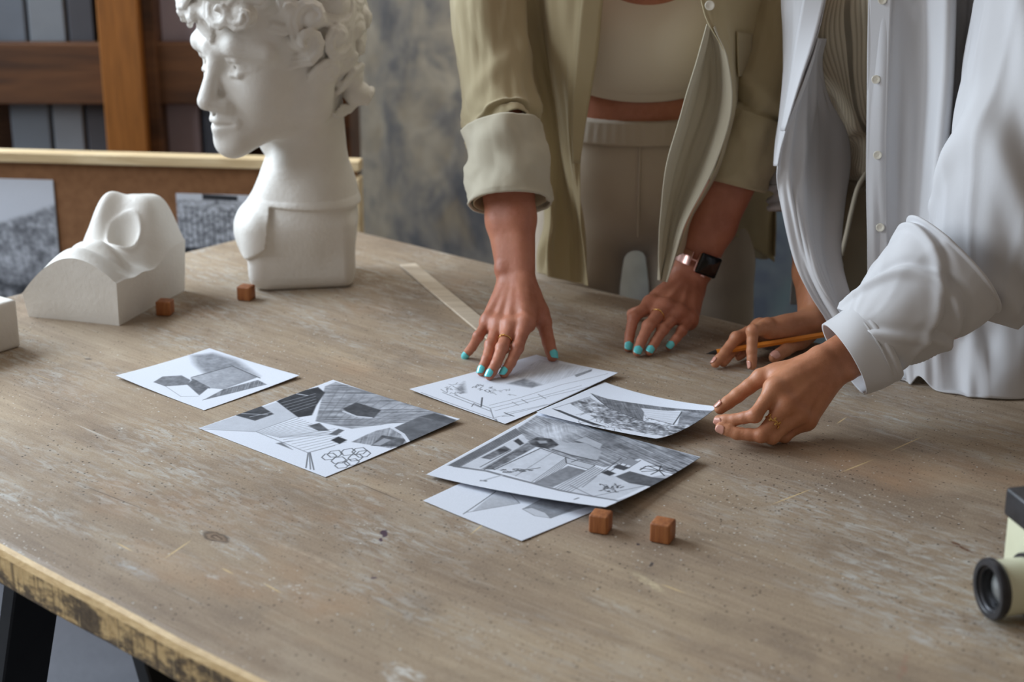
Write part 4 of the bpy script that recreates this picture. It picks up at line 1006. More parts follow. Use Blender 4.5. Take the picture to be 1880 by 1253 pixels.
HJ = {
 'A': {'wrist': [0.0064, 2.1721, 0.8378], 'index': [[0.0179, 2.096, 0.804], [0.0071, 2.0613, 0.7803], [-0.0016, 2.0416, 0.7671], [-0.0104, 2.028, 0.7565]], 'middle': [[-0.0023, 2.0985, 0.7986], [-0.0129, 2.0557, 0.7822], [-0.0205, 2.0325, 0.7688], [-0.029, 2.0187, 0.7571]], 'ring': [[-0.0184, 2.111, 0.7963], [-0.0281, 2.0721, 0.7811], [-0.0335, 2.0488, 0.769], [-0.0399, 2.0347, 0.7568]], 'little': [[-0.0318, 2.1246, 0.7973], [-0.0449, 2.0957, 0.7851], [-0.0532, 2.1018, 0.7682], [-0.0619, 2.1081, 0.7554]], 'thumb': [[0.025, 2.1656, 0.8189], [0.0432, 2.1359, 0.7917], [0.0494, 2.113, 0.771], [0.0541, 2.0948, 0.7569]]},
 'B': {'wrist': [0.2495, 2.259, 0.8109], 'index': [[0.1932, 2.197, 0.8002], [0.167, 2.1643, 0.7894], [0.1612, 2.1481, 0.7704], [0.1583, 2.1349, 0.7563]], 'middle': [[0.2114, 2.1856, 0.7984], [0.1862, 2.1495, 0.782], [0.1759, 2.1271, 0.769], [0.1691, 2.1127, 0.7573]], 'ring': [[0.2305, 2.1865, 0.7898], [0.2063, 2.1539, 0.7752], [0.1945, 2.1317, 0.7651], [0.1857, 2.1157, 0.757]], 'little': [[0.2473, 2.1927, 0.7801], [0.2336, 2.1636, 0.7703], [0.2249, 2.1469, 0.7652], [0.2149, 2.1369, 0.757]], 'thumb': [[0.2325, 2.2649, 0.7921], [0.1985, 2.2404, 0.7786], [0.1811, 2.2627, 0.7661], [0.1731, 2.2826, 0.7579]]},
 'C': {'wrist': [0.3761, 1.8552, 0.8287], 'index': [[0.3063, 1.8115, 0.8154], [0.2812, 1.7884, 0.7906], [0.2596, 1.7991, 0.7812], [0.2423, 1.8084, 0.7771]], 'middle': [[0.3192, 1.8015, 0.7987], [0.2889, 1.7821, 0.7684], [0.2617, 1.7895, 0.7674], [0.2432, 1.7969, 0.7722]], 'ring': [[0.3343, 1.8051, 0.7856], [0.3022, 1.7856, 0.7646], [0.2787, 1.7984, 0.7617], [0.2632, 1.811, 0.7619]], 'little': [[0.3472, 1.8146, 0.7752], [0.3199, 1.8046, 0.7579], [0.301, 1.7986, 0.7599], [0.2918, 1.8129, 0.7589]], 'thumb': [[0.3443, 1.8568, 0.8222], [0.2966, 1.857, 0.8122], [0.2691, 1.85, 0.7925], [0.2483, 1.8443, 0.7781]]},
 'D': {'wrist': [0.4121, 2.1466, 0.7908], 'index': [[0.3405, 2.1014, 0.7967], [0.3166, 2.066, 0.8019], [0.3151, 2.0564, 0.7784], [0.3154, 2.0483, 0.7609]], 'middle': [[0.3339, 2.1192, 0.7903], [0.299, 2.0887, 0.785], [0.2816, 2.0744, 0.7692], [0.2691, 2.0645, 0.758]], 'ring': [[0.3356, 2.1368, 0.7816], [0.3072, 2.1053, 0.7741], [0.2911, 2.086, 0.764], [0.2804, 2.0706, 0.7569]], 'little': [[0.3423, 2.1515, 0.7713], [0.3261, 2.1218, 0.7671], [0.3149, 2.1063, 0.761], [0.304, 2.0939, 0.7569]], 'thumb': [[0.3995, 2.1548, 0.7695], [0.3836, 2.114, 0.7704], [0.3657, 2.0892, 0.7686], [0.3484, 2.0765, 0.7619]]},
}
ELB = {'A': ony(922, 225, 2.29), 'B': ony(1388, 210, 2.30), 'C': ony(1810, 520, 1.945), 'D': ony(1492, 335, 2.345)}
FN = ['index', 'middle', 'ring', 'little', 'thumb']
FR = {'index': (9.4, 8.0, 7.0, 6.1), 'middle': (9.6, 8.2, 7.1, 6.2), 'ring': (9.2, 7.7, 6.8, 6.0), 'little': (8.4, 6.8, 6.1, 5.4), 'thumb': (12.5, 10.4, 8.8, 7.2)}
def unit(v): v = np.asarray(v, float); return v/np.linalg.norm(v)
def hand(hid, h=0.0013):
    J = {k: np.array(v) for k, v in HJ[hid].items()}; w = J['wrist']; el = ELB[hid]
    mc = [J[f][0] for f in FN[:4]]
    side = unit(mc[0]-mc[3]); dirn = unit((mc[1]+mc[2])/2-w); side = unit(side-dirn*(side@dirn))
    nrm = np.cross(dirn, side)
    if nrm[2] < 0: nrm = -nrm                     # back of the hand
    s = SDF(0.008)
    ad = unit(el-w); fl = np.linalg.norm(el-w)
    fs = unit(side-ad*(side@ad))
    # forearm and wrist: oval section from two parallel tapered rods
    for q in (-1, 1):
        s.cone(w+fs*q*0.0095-nrm*0.001, w+ad*0.09+fs*q*0.011, 0.0165, 0.0235, 0.012)
        s.cone(w+ad*0.09+fs*q*0.011, w+ad*fl*0.72+fs*q*0.010, 0.0235, 0.031, 0.012)
        s.cone(w+ad*fl*0.72+fs*q*0.010, el, 0.031, 0.031, 0.012)
    s.ell(w+ad*0.014-fs*0.017+nrm*0.010, (0.008, 0.008, 0.008), None, 0.012)       # ulna head
    # palm
    for i, f in enumerate(FN[:4]):
        base = w+side*(0.013-0.0085*i)+dirn*0.006
        s.cone(base-nrm*0.001, mc[i]-nrm*0.0015, 0.0140, 0.0100-0.0003*i, 0.010)
        s.cone(base-nrm*0.007+dirn*0.02, mc[i]-nrm*0.008-dirn*0.004, 0.0115, 0.0090, 0.012)
        s.ell(mc[i]+nrm*0.0012, (0.0098-0.0003*i,)*3, None, 0.006)
        s.cone(base+nrm*0.0095+dirn*0.012, mc[i]+nrm*0.0075-dirn*0.004, 0.0022, 0.0026, 0.006)   # extensor tendon
    for i in range(3):                            # webs
        a = mc[i]+(J[FN[i]][1]-mc[i])*0.30; b = mc[i+1]+(J[FN[i+1]][1]-mc[i+1])*0.30
        s.cone(mc[i], mc[i+1], 0.0092, 0.0088, 0.008); s.cone(a-nrm*0.002, b-nrm*0.002, 0.0058, 0.0055, 0.007)
    s.cone(w-side*0.014+dirn*0.012-nrm*0.005, mc[3]-side*0.001-nrm*0.007, 0.0135, 0.0095, 0.012)   # heel of the hand
    t = J['thumb']
    s.cone(w+side*0.010+dirn*0.008-nrm*0.003, t[0], 0.0145, 0.0135, 0.012); s.cone(t[0], t[1], 0.0140, 0.0105, 0.012)
    s.cone((t[0]+t[1])/2, mc[0]*0.62+w*0.38-nrm*0.004, 0.0095, 0.0095, 0.016)     # thumb web
    s.cone(t[1]*0.7+t[0]*0.3, mc[0]*0.75+w*0.25-nrm*0.006, 0.0060, 0.0070, 0.016)
    for f in FN:
        P = J[f]; r = [x*0.001 for x in FR[f]]
        k0 = 0.005 if f != 'thumb' else 0.006
        st = 0 if f != 'thumb' else 1
        a = P[1]-P[0]; b = P[2]-P[1]; c = P[3]-P[2]
        if f != 'thumb': s.cone(P[0], P[0]+a*0.5, r[0], (r[0]+r[1])/2*0.97, k0); s.cone(P[0]+a*0.5, P[1], (r[0]+r[1])/2*0.97, r[1], 0.002)
        m = P[1]+b*0.5
        s.cone(P[1], m, r[1], (r[1]+r[2])/2*0.95, 0.002); s.cone(m, P[2], (r[1]+r[2])/2*0.95, r[2], 0.002)
        m = P[2]+c*0.55
        s.cone(P[2], m, r[2], (r[2]+r[3])/2*1.0, 0.002); s.cone(m, P[3], (r[2]+r[3])/2, r[3], 0.002)
        # pulp under the tip, knuckle crease swelling
        bn = np.cross(b, c)
        s.ell(P[1]+nrm*r[1]*0.10, (r[1]*1.03,)*3, None, 0.004)
    V, F = s.mesh(h, None, 1)
    info = dict(J=J, w=w, side=side, nrm=nrm, dirn=dirn, ad=ad, fs=fs, el=el, fl=fl)
    return V, F, info
def nails(info, who, mat, long_=1.0, skip=()):
    for f in FN:
        if f in skip: continue
        P = info['J'][f]; d = unit(P[3]-P[2]); r = FR[f][3]*0.001; rm = (FR[f][2]*0.5+FR[f][3]*0.5)*0.001
        if f == 'thumb':
            ref = info.get('thumb_dorsal', unit(info['nrm']*0.55+info['side']*0.8))
        else:
            b = unit(P[2]-P[1]); ref = info['nrm']
            bend = b-d*(b@d)            # dorsal side is where the previous bone came from, reversed
            lat = unit(np.cross(info['dirn'], info['nrm'])); ref = np.cross(lat, d); ref = ref if ref@info['nrm'] > -0.2 else -ref
            ref = unit(unit(ref)+0.2*info['nrm'])
        up = unit(ref-d*(ref@d)); lt = np.cross(d, up)
        n, m = 9, 11; V = []
        L0, L1 = -0.0062, 0.0052*long_+(0.0008 if f == 'thumb' else 0)
        for i in range(n):
            x = i/(n-1); s_ = L0+(L1-L0)*x
            wv = math.sin(math.pi*min(1, 0.12+0.88*((1-abs(2*x-1)**3.2))))*0+ (1-abs(2*x-1)**4)**0.5
            for j in range(m):
                a = (2*j/(m-1)-1)*math.radians(58)*max(wv, 0.12)
                rr = rm+(r*0.86-rm)*max(0, x)*0.9+0.0006-0.0012*max(0, x-0.75)*4*0.3
                V.append(P[3]+d*s_+(up*math.cos(a)+lt*math.sin(a))*rr)
        F = grid_faces(n, m)
        G = np.array(V).reshape(n, m, 3)
        if (gnormals(G)[n//2, m//2]@up) < 0: F = F[:, ::-1]
        o = mobj('fingernail', V, F.copy(), mat, who, True)
        md = o.modifiers.new('thick', 'SOLIDIFY'); md.thickness = 0.0009; md.offset = 0.3
def torus(name, c, axis, R, r, mat, parent, sq=(1, 1), n=36, m=10, up=None, wob=0):
    axis = unit(axis); u = unit(np.cross(axis, (0.3, 0.2, 1)) if up is None else np.array(up)-axis*(np.array(up)@axis)); w = np.cross(axis, u); V = []
    for i in range(n):
        t = 2*math.pi*i/n; e = u*math.cos(t)*sq[0]+w*math.sin(t)*sq[1]
        for j in range(m):
            p = 2*math.pi*j/m; V.append(np.array(c)+e*(R+r*math.cos(p))+axis*(r*math.sin(p)+wob*math.sin(5*t)))
    i = np.arange(n)[:, None]; j = np.arange(m)[None]; i2 = (i+1) % n; j2 = (j+1) % m
    F = np.stack([i*m+j, i2*m+j, i2*m+j2, i*m+j2], -1).reshape(-1, 4)
    return mobj(name, V, F, mat, parent, True)
def ring(info, f, t, who, mat=None, leafy=False):
    P = info['J'][f]; d = P[1]-P[0]; c = P[0]+d*t; R = (FR[f][0]*(1-t)+FR[f][1]*t)*0.001*0.985+0.0006
    o = torus('finger_ring', c, d, R, 0.0009, mat or M['gold'], who, wob=0.0012 if leafy else 0)
    if leafy:
        u = unit(info['nrm']-unit(d)*(info['nrm']@unit(d))); l = np.cross(unit(d), u)
        for k_, a in enumerate(np.linspace(-1.2, 1.2, 7)):
            e = u*math.cos(a)+l*math.sin(a); q = c+e*(R+0.0008)+unit(d)*0.0022*(1 if k_ % 2 else -1)
            roundbox('leaf', q, (0.0012, 0.0019, 0.0007), 0.0005, np.array([np.cross(e, unit(d)), unit(d), e]).T, mat or M['gold'], o)
    else:
        u = unit(info['nrm']-unit(d)*(info['nrm']@unit(d)))
        for q in (-1, 0, 1): s_ = c+u*(R+0.0008)+np.cross(unit(d), u)*q*0.0022; roundbox('bead', s_, (0.0011,)*3, 0.0009, np.eye(3), mat or M['gold'], o)
def person_frame(neck, fwd, sc=0.86, pitch=0.5):
    fw = unit(np.array([fwd[0], fwd[1], 0])); lf = np.array([-fw[1], fw[0], 0]); f3 = fw*math.cos(pitch)-np.array([0, 0, 1.])*math.sin(pitch); u3 = fw*math.sin(pitch)+np.array([0, 0, 1.])*math.cos(pitch)
    return lambda F, L, Z: np.array(neck)+(f3*F+lf*L+u3*(Z-0.19))*sc
def hair_mesh(fr, sc, mat, who):
    s = SDF(0.02); R = np.array([fr(1, 0, 0)-fr(0, 0, 0), fr(0, 1, 0)-fr(0, 0, 0), fr(0, 0, 1)-fr(0, 0, 0)]).T/sc
    s.ell(fr(0.000, 0, 0.392), np.array((0.118, 0.103, 0.105))*sc, R, 0.01)
    for q in (-1, 1): s.cone(fr(0.02, q*0.085, 0.37), fr(-0.03, q*0.075, 0.24), 0.03*sc, 0.028*sc, 0.03)
    s.cone(fr(-0.07, 0, 0.36), fr(-0.075, 0, 0.20), 0.06*sc, 0.045*sc, 0.03); s.ell(fr(-0.12, 0, 0.33), np.array((0.045, 0.045, 0.045))*sc, R, 0.01)
    V, F = s.mesh(0.005, None, 1); mobj('hair', V, F, mat, who, True)
def button(c, nrm, r, parent, mat=None):
    b = lathe('button', np.array(c), unit(nrm), [(0, r*0.9), (0.0006, r), (0.0014, r), (0.0018, r*0.9), (0.0016, r*0.55), (0.0012, r*0.45), (0.0011, 0.0001)], mat or M['button'], parent, 20)
def wrk(t, th, a, ft, fr):   # soft random gathers, wrapping round the tube, slanted
    s1 = th+1.2*t
    n1 = vnoise(9+fr*np.cos(s1)+ft*t*1.3, 9+fr*np.sin(s1)+ft*t, 21); n2 = vnoise(9+2.1*fr*np.cos(s1)-ft*t*2, 9+2.1*fr*np.sin(s1)+ft*t*1.7, 22)
    return a*(1.4*n1-np.abs(n2)*0.9)
def toward(p): return unit(CP-np.array(p))

# ================================================================== person in the khaki shirt
def khaki_person():
    VA, FA, IA = hand('A'); VB, FB, IB = hand('B')
    IB['thumb_dorsal'] = np.array([-0.3, 0.2, 0.93])
    s = SDF(0.03)
    cx = 0.195
    s.ell((cx, 2.535, 1.03), (0.126, 0.092, 0.15)); s.ell((cx, 2.505, 1.17), (0.138, 0.090, 0.13)); s.ell((cx, 2.55, 0.90), (0.150, 0.105, 0.10))
    shA, shB = ony(915, -150, 2.47), ony(1412, -150, 2.46)
    s.cone(shA, shB, 0.050, 0.050, 0.05); s.cone(shA, ELB['A'], 0.026, 0.028, 0.01); s.cone(shB, ELB['B'], 0.026, 0.028, 0.01)
    nk = np.array([cx, 2.40, 1.345]); s.cone((cx, 2.45, 1.24), nk, 0.06, 0.052, 0.05)
    fr = person_frame(nk+np.array([0, -0.005, 0.0]), (-0.25, -1), 0.86, 0.45)
    s.cone(nk, fr(0.0, 0, 0.28), 0.052, 0.05, 0.04)
    head_prims(s, fr, 0.86)
    for q, xx in ((-1, 0.105), (1, 0.305)):     # legs and feet
        s.cone((cx+q*0.08, 2.55, 0.88), (xx, 2.57, 0.48), 0.07, 0.05); s.cone((xx, 2.57, 0.48), (xx, 2.60, 0.08), 0.05, 0.034)
    V0, F0 = s.mesh(0.005, None, 1)
    V, F = join_meshes([(VA, FA), (VB, FB), (V0, F0)])
    who = tag(mobj('person', V, F, M['skin1']), 'person in open khaki overshirt and cream crop top leaning both hands on the table', 'person')
    nails(IA, who, M['nail_blue'], 1.15); nails(IB, who, M['nail_blue'], 1.15, skip=('thumb',))
    ring(IA, 'middle', 0.66, who); ring(IB, 'middle', 0.42, who, M['button'] if False else M['gold'])
    hair_mesh(fr, 0.86, M['hair1'], who)
    # shoes
    for xx in (0.105, 0.325):
        s = SDF(0.02); s.ell((xx, 2.53, 0.045), (0.045, 0.12, 0.04)); s.ell((xx, 2.60, 0.06), (0.04, 0.055, 0.055))
        V, F = s.mesh(0.006, lambda D, X, Y, Z: np.maximum(D, 0.001-Z).astype(np.float32)); mobj('shoe', V, F, M['shoe'], who)
    # crop top
    n, m = 40, 72
    G = tube('x', [(cx, 2.528, 1.084), (cx, 2.520, 1.10), (cx, 2.508, 1.125), (cx, 2.503, 1.15), (cx, 2.503, 1.19), (cx, 2.508, 1.25)],
             [(0.103, 0.138), (0.108, 0.142), (0.117, 0.149), (0.116, 0.152), (0.108, 0.152), (0.09, 0.15)], None, None, n, m, build=False)
    for j in range(m):
        fr_ = max(0, -(G[0, j, 1]-2.53)/0.1)
        for i in range(n):
            t = i/(n-1); G[i, j, 2] -= 0.055*fr_**2*max(0, t-0.55)/0.45
    F = grid_faces(n, m, True); o = mobj('crop_top', G.reshape(-1, 3), F.copy(), M['bra'], who); o.modifiers.new('thick', 'SOLIDIFY').thickness = 0.002
    G2 = tube('hem_band', [(cx, 2.529, 1.082), (cx, 2.525, 1.093), (cx, 2.521, 1.104)], [(0.1035, 0.138), (0.107, 0.1425), (0.1095, 0.1445)], M['bra'], o, 8, 72)
    # trousers
    s = SDF(0.03)
    s.ell((cx, 2.545, 0.915), (0.158, 0.112, 0.13)); s.ell((cx, 2.540, 1.0), (0.134, 0.100, 0.10), None, 0.03)
    s.cone((0.113, 2.545, 0.88), (0.096, 2.545, 0.76), 0.088, 0.078, 0.02); s.cone((0.096, 2.545, 0.76), (0.09, 2.59, 0.03), 0.078, 0.075, 0.01)
    s.cone((0.282, 2.545, 0.88), (0.302, 2.545, 0.76), 0.092, 0.084, 0.02); s.cone((0.302, 2.545, 0.76), (0.335, 2.59, 0.03), 0.084, 0.085, 0.01)
    V, F = s.mesh(0.0055, lambda D, X, Y, Z: np.maximum(D, np.maximum(Z-1.018+0.09*(2.55-Y)+0.0*X, 0.012-Z)).astype(np.float32), 1)
    tr = mobj('trousers', V, F, M['pants1'], who)
    tube('waistband', [(cx, 2.540, 0.972), (cx, 2.540, 0.990), (cx, 2.540, 1.008)], [(0.1085, 0.1425), (0.1065, 0.1405), (0.1045, 0.1385)], M['pants1'], tr, 10, 240, lambda t, th: 0.0007*np.sin(60*th)*np.sin(t*3.14))
    tube('front_seam', [(cx-0.004, 2.4335, 0.972), (cx-0.004, 2.430, 0.93), (cx-0.004, 2.432, 0.88), (cx-0.003, 2.442, 0.83)], [0.0016]*4, M['pants1'], tr, 20, 8, thick=0)
    # shirt: back first, everything else hangs on it
    rows = []
    for y, yy in ((-150, 2.56), (0, 2.63), (150, 2.68), (300, 2.69), (400, 2.69), (470, 2.69)):
        k = 1 if y < 450 else 0
        rows.append([(915, y, yy-0.13), (960, y, yy-0.04), (1060, y-30*(1-k), yy+0.02), (1180, min(y, 330+k*0-(1-k)*20), yy+0.03), (1300, y-40*(1-k), yy), (1385, y+5*(1-k), yy-0.06), (1426, y, yy-0.14)])
    sh = panel('shirt', rows, M['khaki'], who, 60, 80, noise=0.006, seed=3)
    rows = [[(905, -80, 2.46), (940, -80, 2.42), (985, -80, 2.40), (1012, -80, 2.37), (1075, -80, 2.35), (1122, -80, 2.355)],
            [(915, 0, 2.44), (950, 0, 2.41), (990, 0, 2.41), (1008, 0, 2.365), (1066, 0, 2.345), (1108, 0, 2.35)],
            [(928, 100, 2.43), (965, 100, 2.41), (1004, 100, 2.415), (1020, 100, 2.365), (1056, 100, 2.345), (1098, 100, 2.35)],
            [(955, 200, 2.42), (990, 200, 2.41), (1022, 200, 2.415), (1034, 200, 2.37), (1048, 200, 2.35), (1081, 200, 2.355)],
            [(985, 300, 2.42), (1005, 300, 2.40), (1032, 300, 2.42), (1043, 300, 2.385), (1050, 300, 2.365), (1066, 300, 2.365)],
            [(1003, 400, 2.42), (1012, 400, 2.395), (1038, 400, 2.43), (1056, 400, 2.425), (1063, 400, 2.40), (1069, 400, 2.39)],
            [(990, 460, 2.41), (1005, 460, 2.39), (1035, 460, 2.42), (1058, 460, 2.43), (1068, 460, 2.41), (1074, 460, 2.40)],
            [(984, 500, 2.41), (1005, 508, 2.385), (1035, 514, 2.41), (1058, 520, 2.42), (1070, 523, 2.41), (1078, 526, 2.395)]]
    fp = panel('front_panel', rows, M['khaki'], sh, 110, 90, noise=0.006, nscale=(8, 2.5), seed=5)
    rows = [[(1298, 44, 2.235), (1305, 46, 2.240), (1312, 50, 2.232)], [(1280, 110, 2.225), (1310, 110, 2.262), (1336, 110, 2.222)],
            [(1253, 200, 2.215), (1300, 200, 2.262), (1343, 200, 2.212)], [(1222, 300, 2.210), (1268, 300, 2.258), (1315, 300, 2.206)],
            [(1210, 400, 2.206), (1235, 400, 2.242), (1266, 400, 2.200)], [(1207, 470, 2.202), (1222, 470, 2.222), (1240, 470, 2.198)], [(1208, 515, 2.200), (1214, 516, 2.206), (1222, 518, 2.198)]]
    panel('turned_facing', rows, M['khaki_in'], sh, 90, 60, creases=[(0.1, 0.30, 1.0, 0.25, 0.05, -0.004)], noise=0.003, seed=8)
    rows = [[(1270, -80, 2.262), (1300, -80, 2.262), (1350, -80, 2.285), (1395, -80, 2.33), (1440, -80, 2.42)],
            [(1286, 0, 2.245), (1310, 0, 2.246), (1350, 0, 2.275), (1392, 0, 2.33), (1438, 0, 2.43)],
            [(1299, 44, 2.236), (1320, 50, 2.240), (1350, 50, 2.272), (1388, 50, 2.33), (1435, 50, 2.44)],
            [(1333, 105, 2.224), (1340, 108, 2.236), (1352, 110, 2.27), (1385, 110, 2.335), (1430, 110, 2.45)],
            [(1343, 150, 2.219), (1347, 150, 2.235), (1357, 150, 2.28), (1380, 150, 2.35), (1425, 150, 2.46)],
            [(1342, 210, 2.214), (1347, 210, 2.25), (1358, 210, 2.33), (1380, 210, 2.41), (1424, 210, 2.50)],
            [(1314, 310, 2.209), (1322, 310, 2.27), (1345, 315, 2.40), (1385, 320, 2.48), (1424, 320, 2.54)],
            [(1264, 400, 2.203), (1275, 400, 2.30), (1330, 405, 2.43), (1385, 410, 2.51), (1424, 410, 2.56)],
            [(1238, 470, 2.202), (1270, 455, 2.32), (1335, 430, 2.45), (1390, 460, 2.53), (1424, 482, 2.56)]]
    fq = panel('front_panel', rows, M['khaki'], sh, 110, 90, noise=0.003, seed=9)
    panel('pocket', [[(1353, 57, 2.268), (1366, 60, 2.288), (1380, 62, 2.308)], [(1354, 100, 2.268), (1366, 101, 2.290), (1378, 102, 2.312)], [(1356, 141, 2.268), (1364, 139, 2.292), (1373, 136, 2.318)]], M['khaki'], fq, 16, 12)
    button(ony(1303, 10, 2.237), toward(ony(1303, 10, 2.34)), 0.0066, fq)
    # placket strip with stitching on the left-hand panel
    panel('placket', [[(1078, -80, 2.342), (1120, -80, 2.347)], [(1068, 0, 2.337), (1106, 0, 2.343)], [(1058, 100, 2.337), (1096, 100, 2.343)], [(1050, 200, 2.342), (1079, 200, 2.348)], [(1052, 300, 2.356), (1065, 300, 2.358)]], M['khaki'], fp, 40, 8)
    # sleeves
    def foldsA(t, th):
        return wrk(t, th, 0.008, 3.5, 2.2)+0.004*np.sin(3*th+6*t)*t+0.005*np.exp(-((t-0.80+0.10*np.cos(th-1))/0.05)**2)-0.007*np.exp(-((t-0.92+0.06*np.cos(th-2))/0.045)**2)+0.004*np.exp(-((t-0.6+0.12*np.sin(th))/0.05)**2)
    elA = IA['el']; adA = -IA['ad']
    tube('sleeve', [ony(893, -150, 2.45), ony(893, -20, 2.41), ony(903, 110, 2.36), ony(918, 215, 2.305), elA+adA*0.02+np.array([0.003, 0, 0])], [0.062, 0.056, 0.052, 0.052, 0.050], M['khaki'], sh, 90, 72, foldsA)
    cf = lambda t, th: wrk(t, th, 0.0045, 2.5, 2.5)+0.0018*np.sin(2*th+7*t)+0.0022*np.sin(3*th-9*t)*(t < 0.95)
    c0 = elA+adA*0.006+np.array([0.002, -0.004, 0])
    cu = tube('cuff', [c0, c0+adA*0.055, c0+adA*0.112+np.array([-0.002, 0.0, 0])], [0.0555, 0.0565, 0.058], M['khaki_in'], sh, 40, 72, cf, thick=0.003)
    tube('cuff_lining', [c0+adA*0.02, c0+adA*0.108], [0.048, 0.0515], M['khaki'], cu, 16, 60)
    button(ony(990, 280, 2.245), toward(ony(990, 280, 2.24)), 0.006, cu, M['khaki_in'])
    def foldsB(t, th):
        return wrk(t, th, 0.007, 3.5, 2.2)+0.003*np.sin(3*th+5*t)*t+0.008*np.exp(-((t-0.72+0.10*np.cos(th+0.6))/0.05)**2)-0.007*np.exp(-((t-0.84+0.08*np.cos(th))/0.04)**2)+0.005*np.exp(-((t-0.93)/0.03)**2)
    elB = IB['el']; adB = -IB['ad']
    tube('sleeve', [ony(1432, -150, 2.43), ony(1428, -10, 2.385), ony(1418, 100, 2.345), ony(1402, 180, 2.31), elB+adB*0.015], [0.060, 0.053, 0.050, 0.048, 0.045], M['khaki'], sh, 90, 72, foldsB)
    c1 = elB+adB*0.002+np.array([0.004, -0.002, 0])
    cu = tube('cuff', [c1, c1+adB*0.055, c1+adB*0.104+np.array([0.006, 0, 0])], [0.047, 0.047, 0.046], M['khaki'], sh, 40, 72, cf, thick=0.003)
    tube('cuff_lining', [c1+adB*0.02, c1+adB*0.10+np.array([0.005, 0, 0])], [0.043, 0.0425], M['khaki'], cu, 16, 60)
    # wristwatch
    ax = IB['ad']; c = IB['w']+ax*0.036
    nf = np.array([0.50, -0.72, 0.45]); nf = unit(nf-ax*(nf@ax)); lt = np.cross(ax, nf)
    if lt[0] < 0: lt = -lt
    Rw = np.array([lt, ax, nf]).T; rad = 0.0265
    wt = torus('wristwatch', c, ax, rad+0.0015, 0.0016, M['rosegold'], who, n=48, up=nf)
    # flat metal band segments around the wrist
    for k_ in range(15):
        a = math.radians(56+k_*(360-112)/14); e = nf*math.cos(a)+lt*math.sin(a); tl = np.cross(ax, e)
        roundbox('band_link', c+e*(rad+0.0022), (0.0054, 0.0105, 0.0014), 0.0008, np.array([tl, ax, e]).T, M['rosegold'], wt)
    cc = c+nf*(rad+0.0052)
    cs = roundbox('case', cc, (0.0182, 0.0158, 0.0048), 0.0045, Rw, M['rosegold'], wt)
    roundbox('screen', cc+nf*0.0022, (0.0176, 0.0152, 0.0034), 0.0033, Rw, M['glass_black'], wt)
    lathe('crown', cc-ax*0.0155, -ax, [(0, 0.0032), (0.0018, 0.0034), (0.0024, 0.0026)], M['rosegold'], wt, 16)
khaki_person()

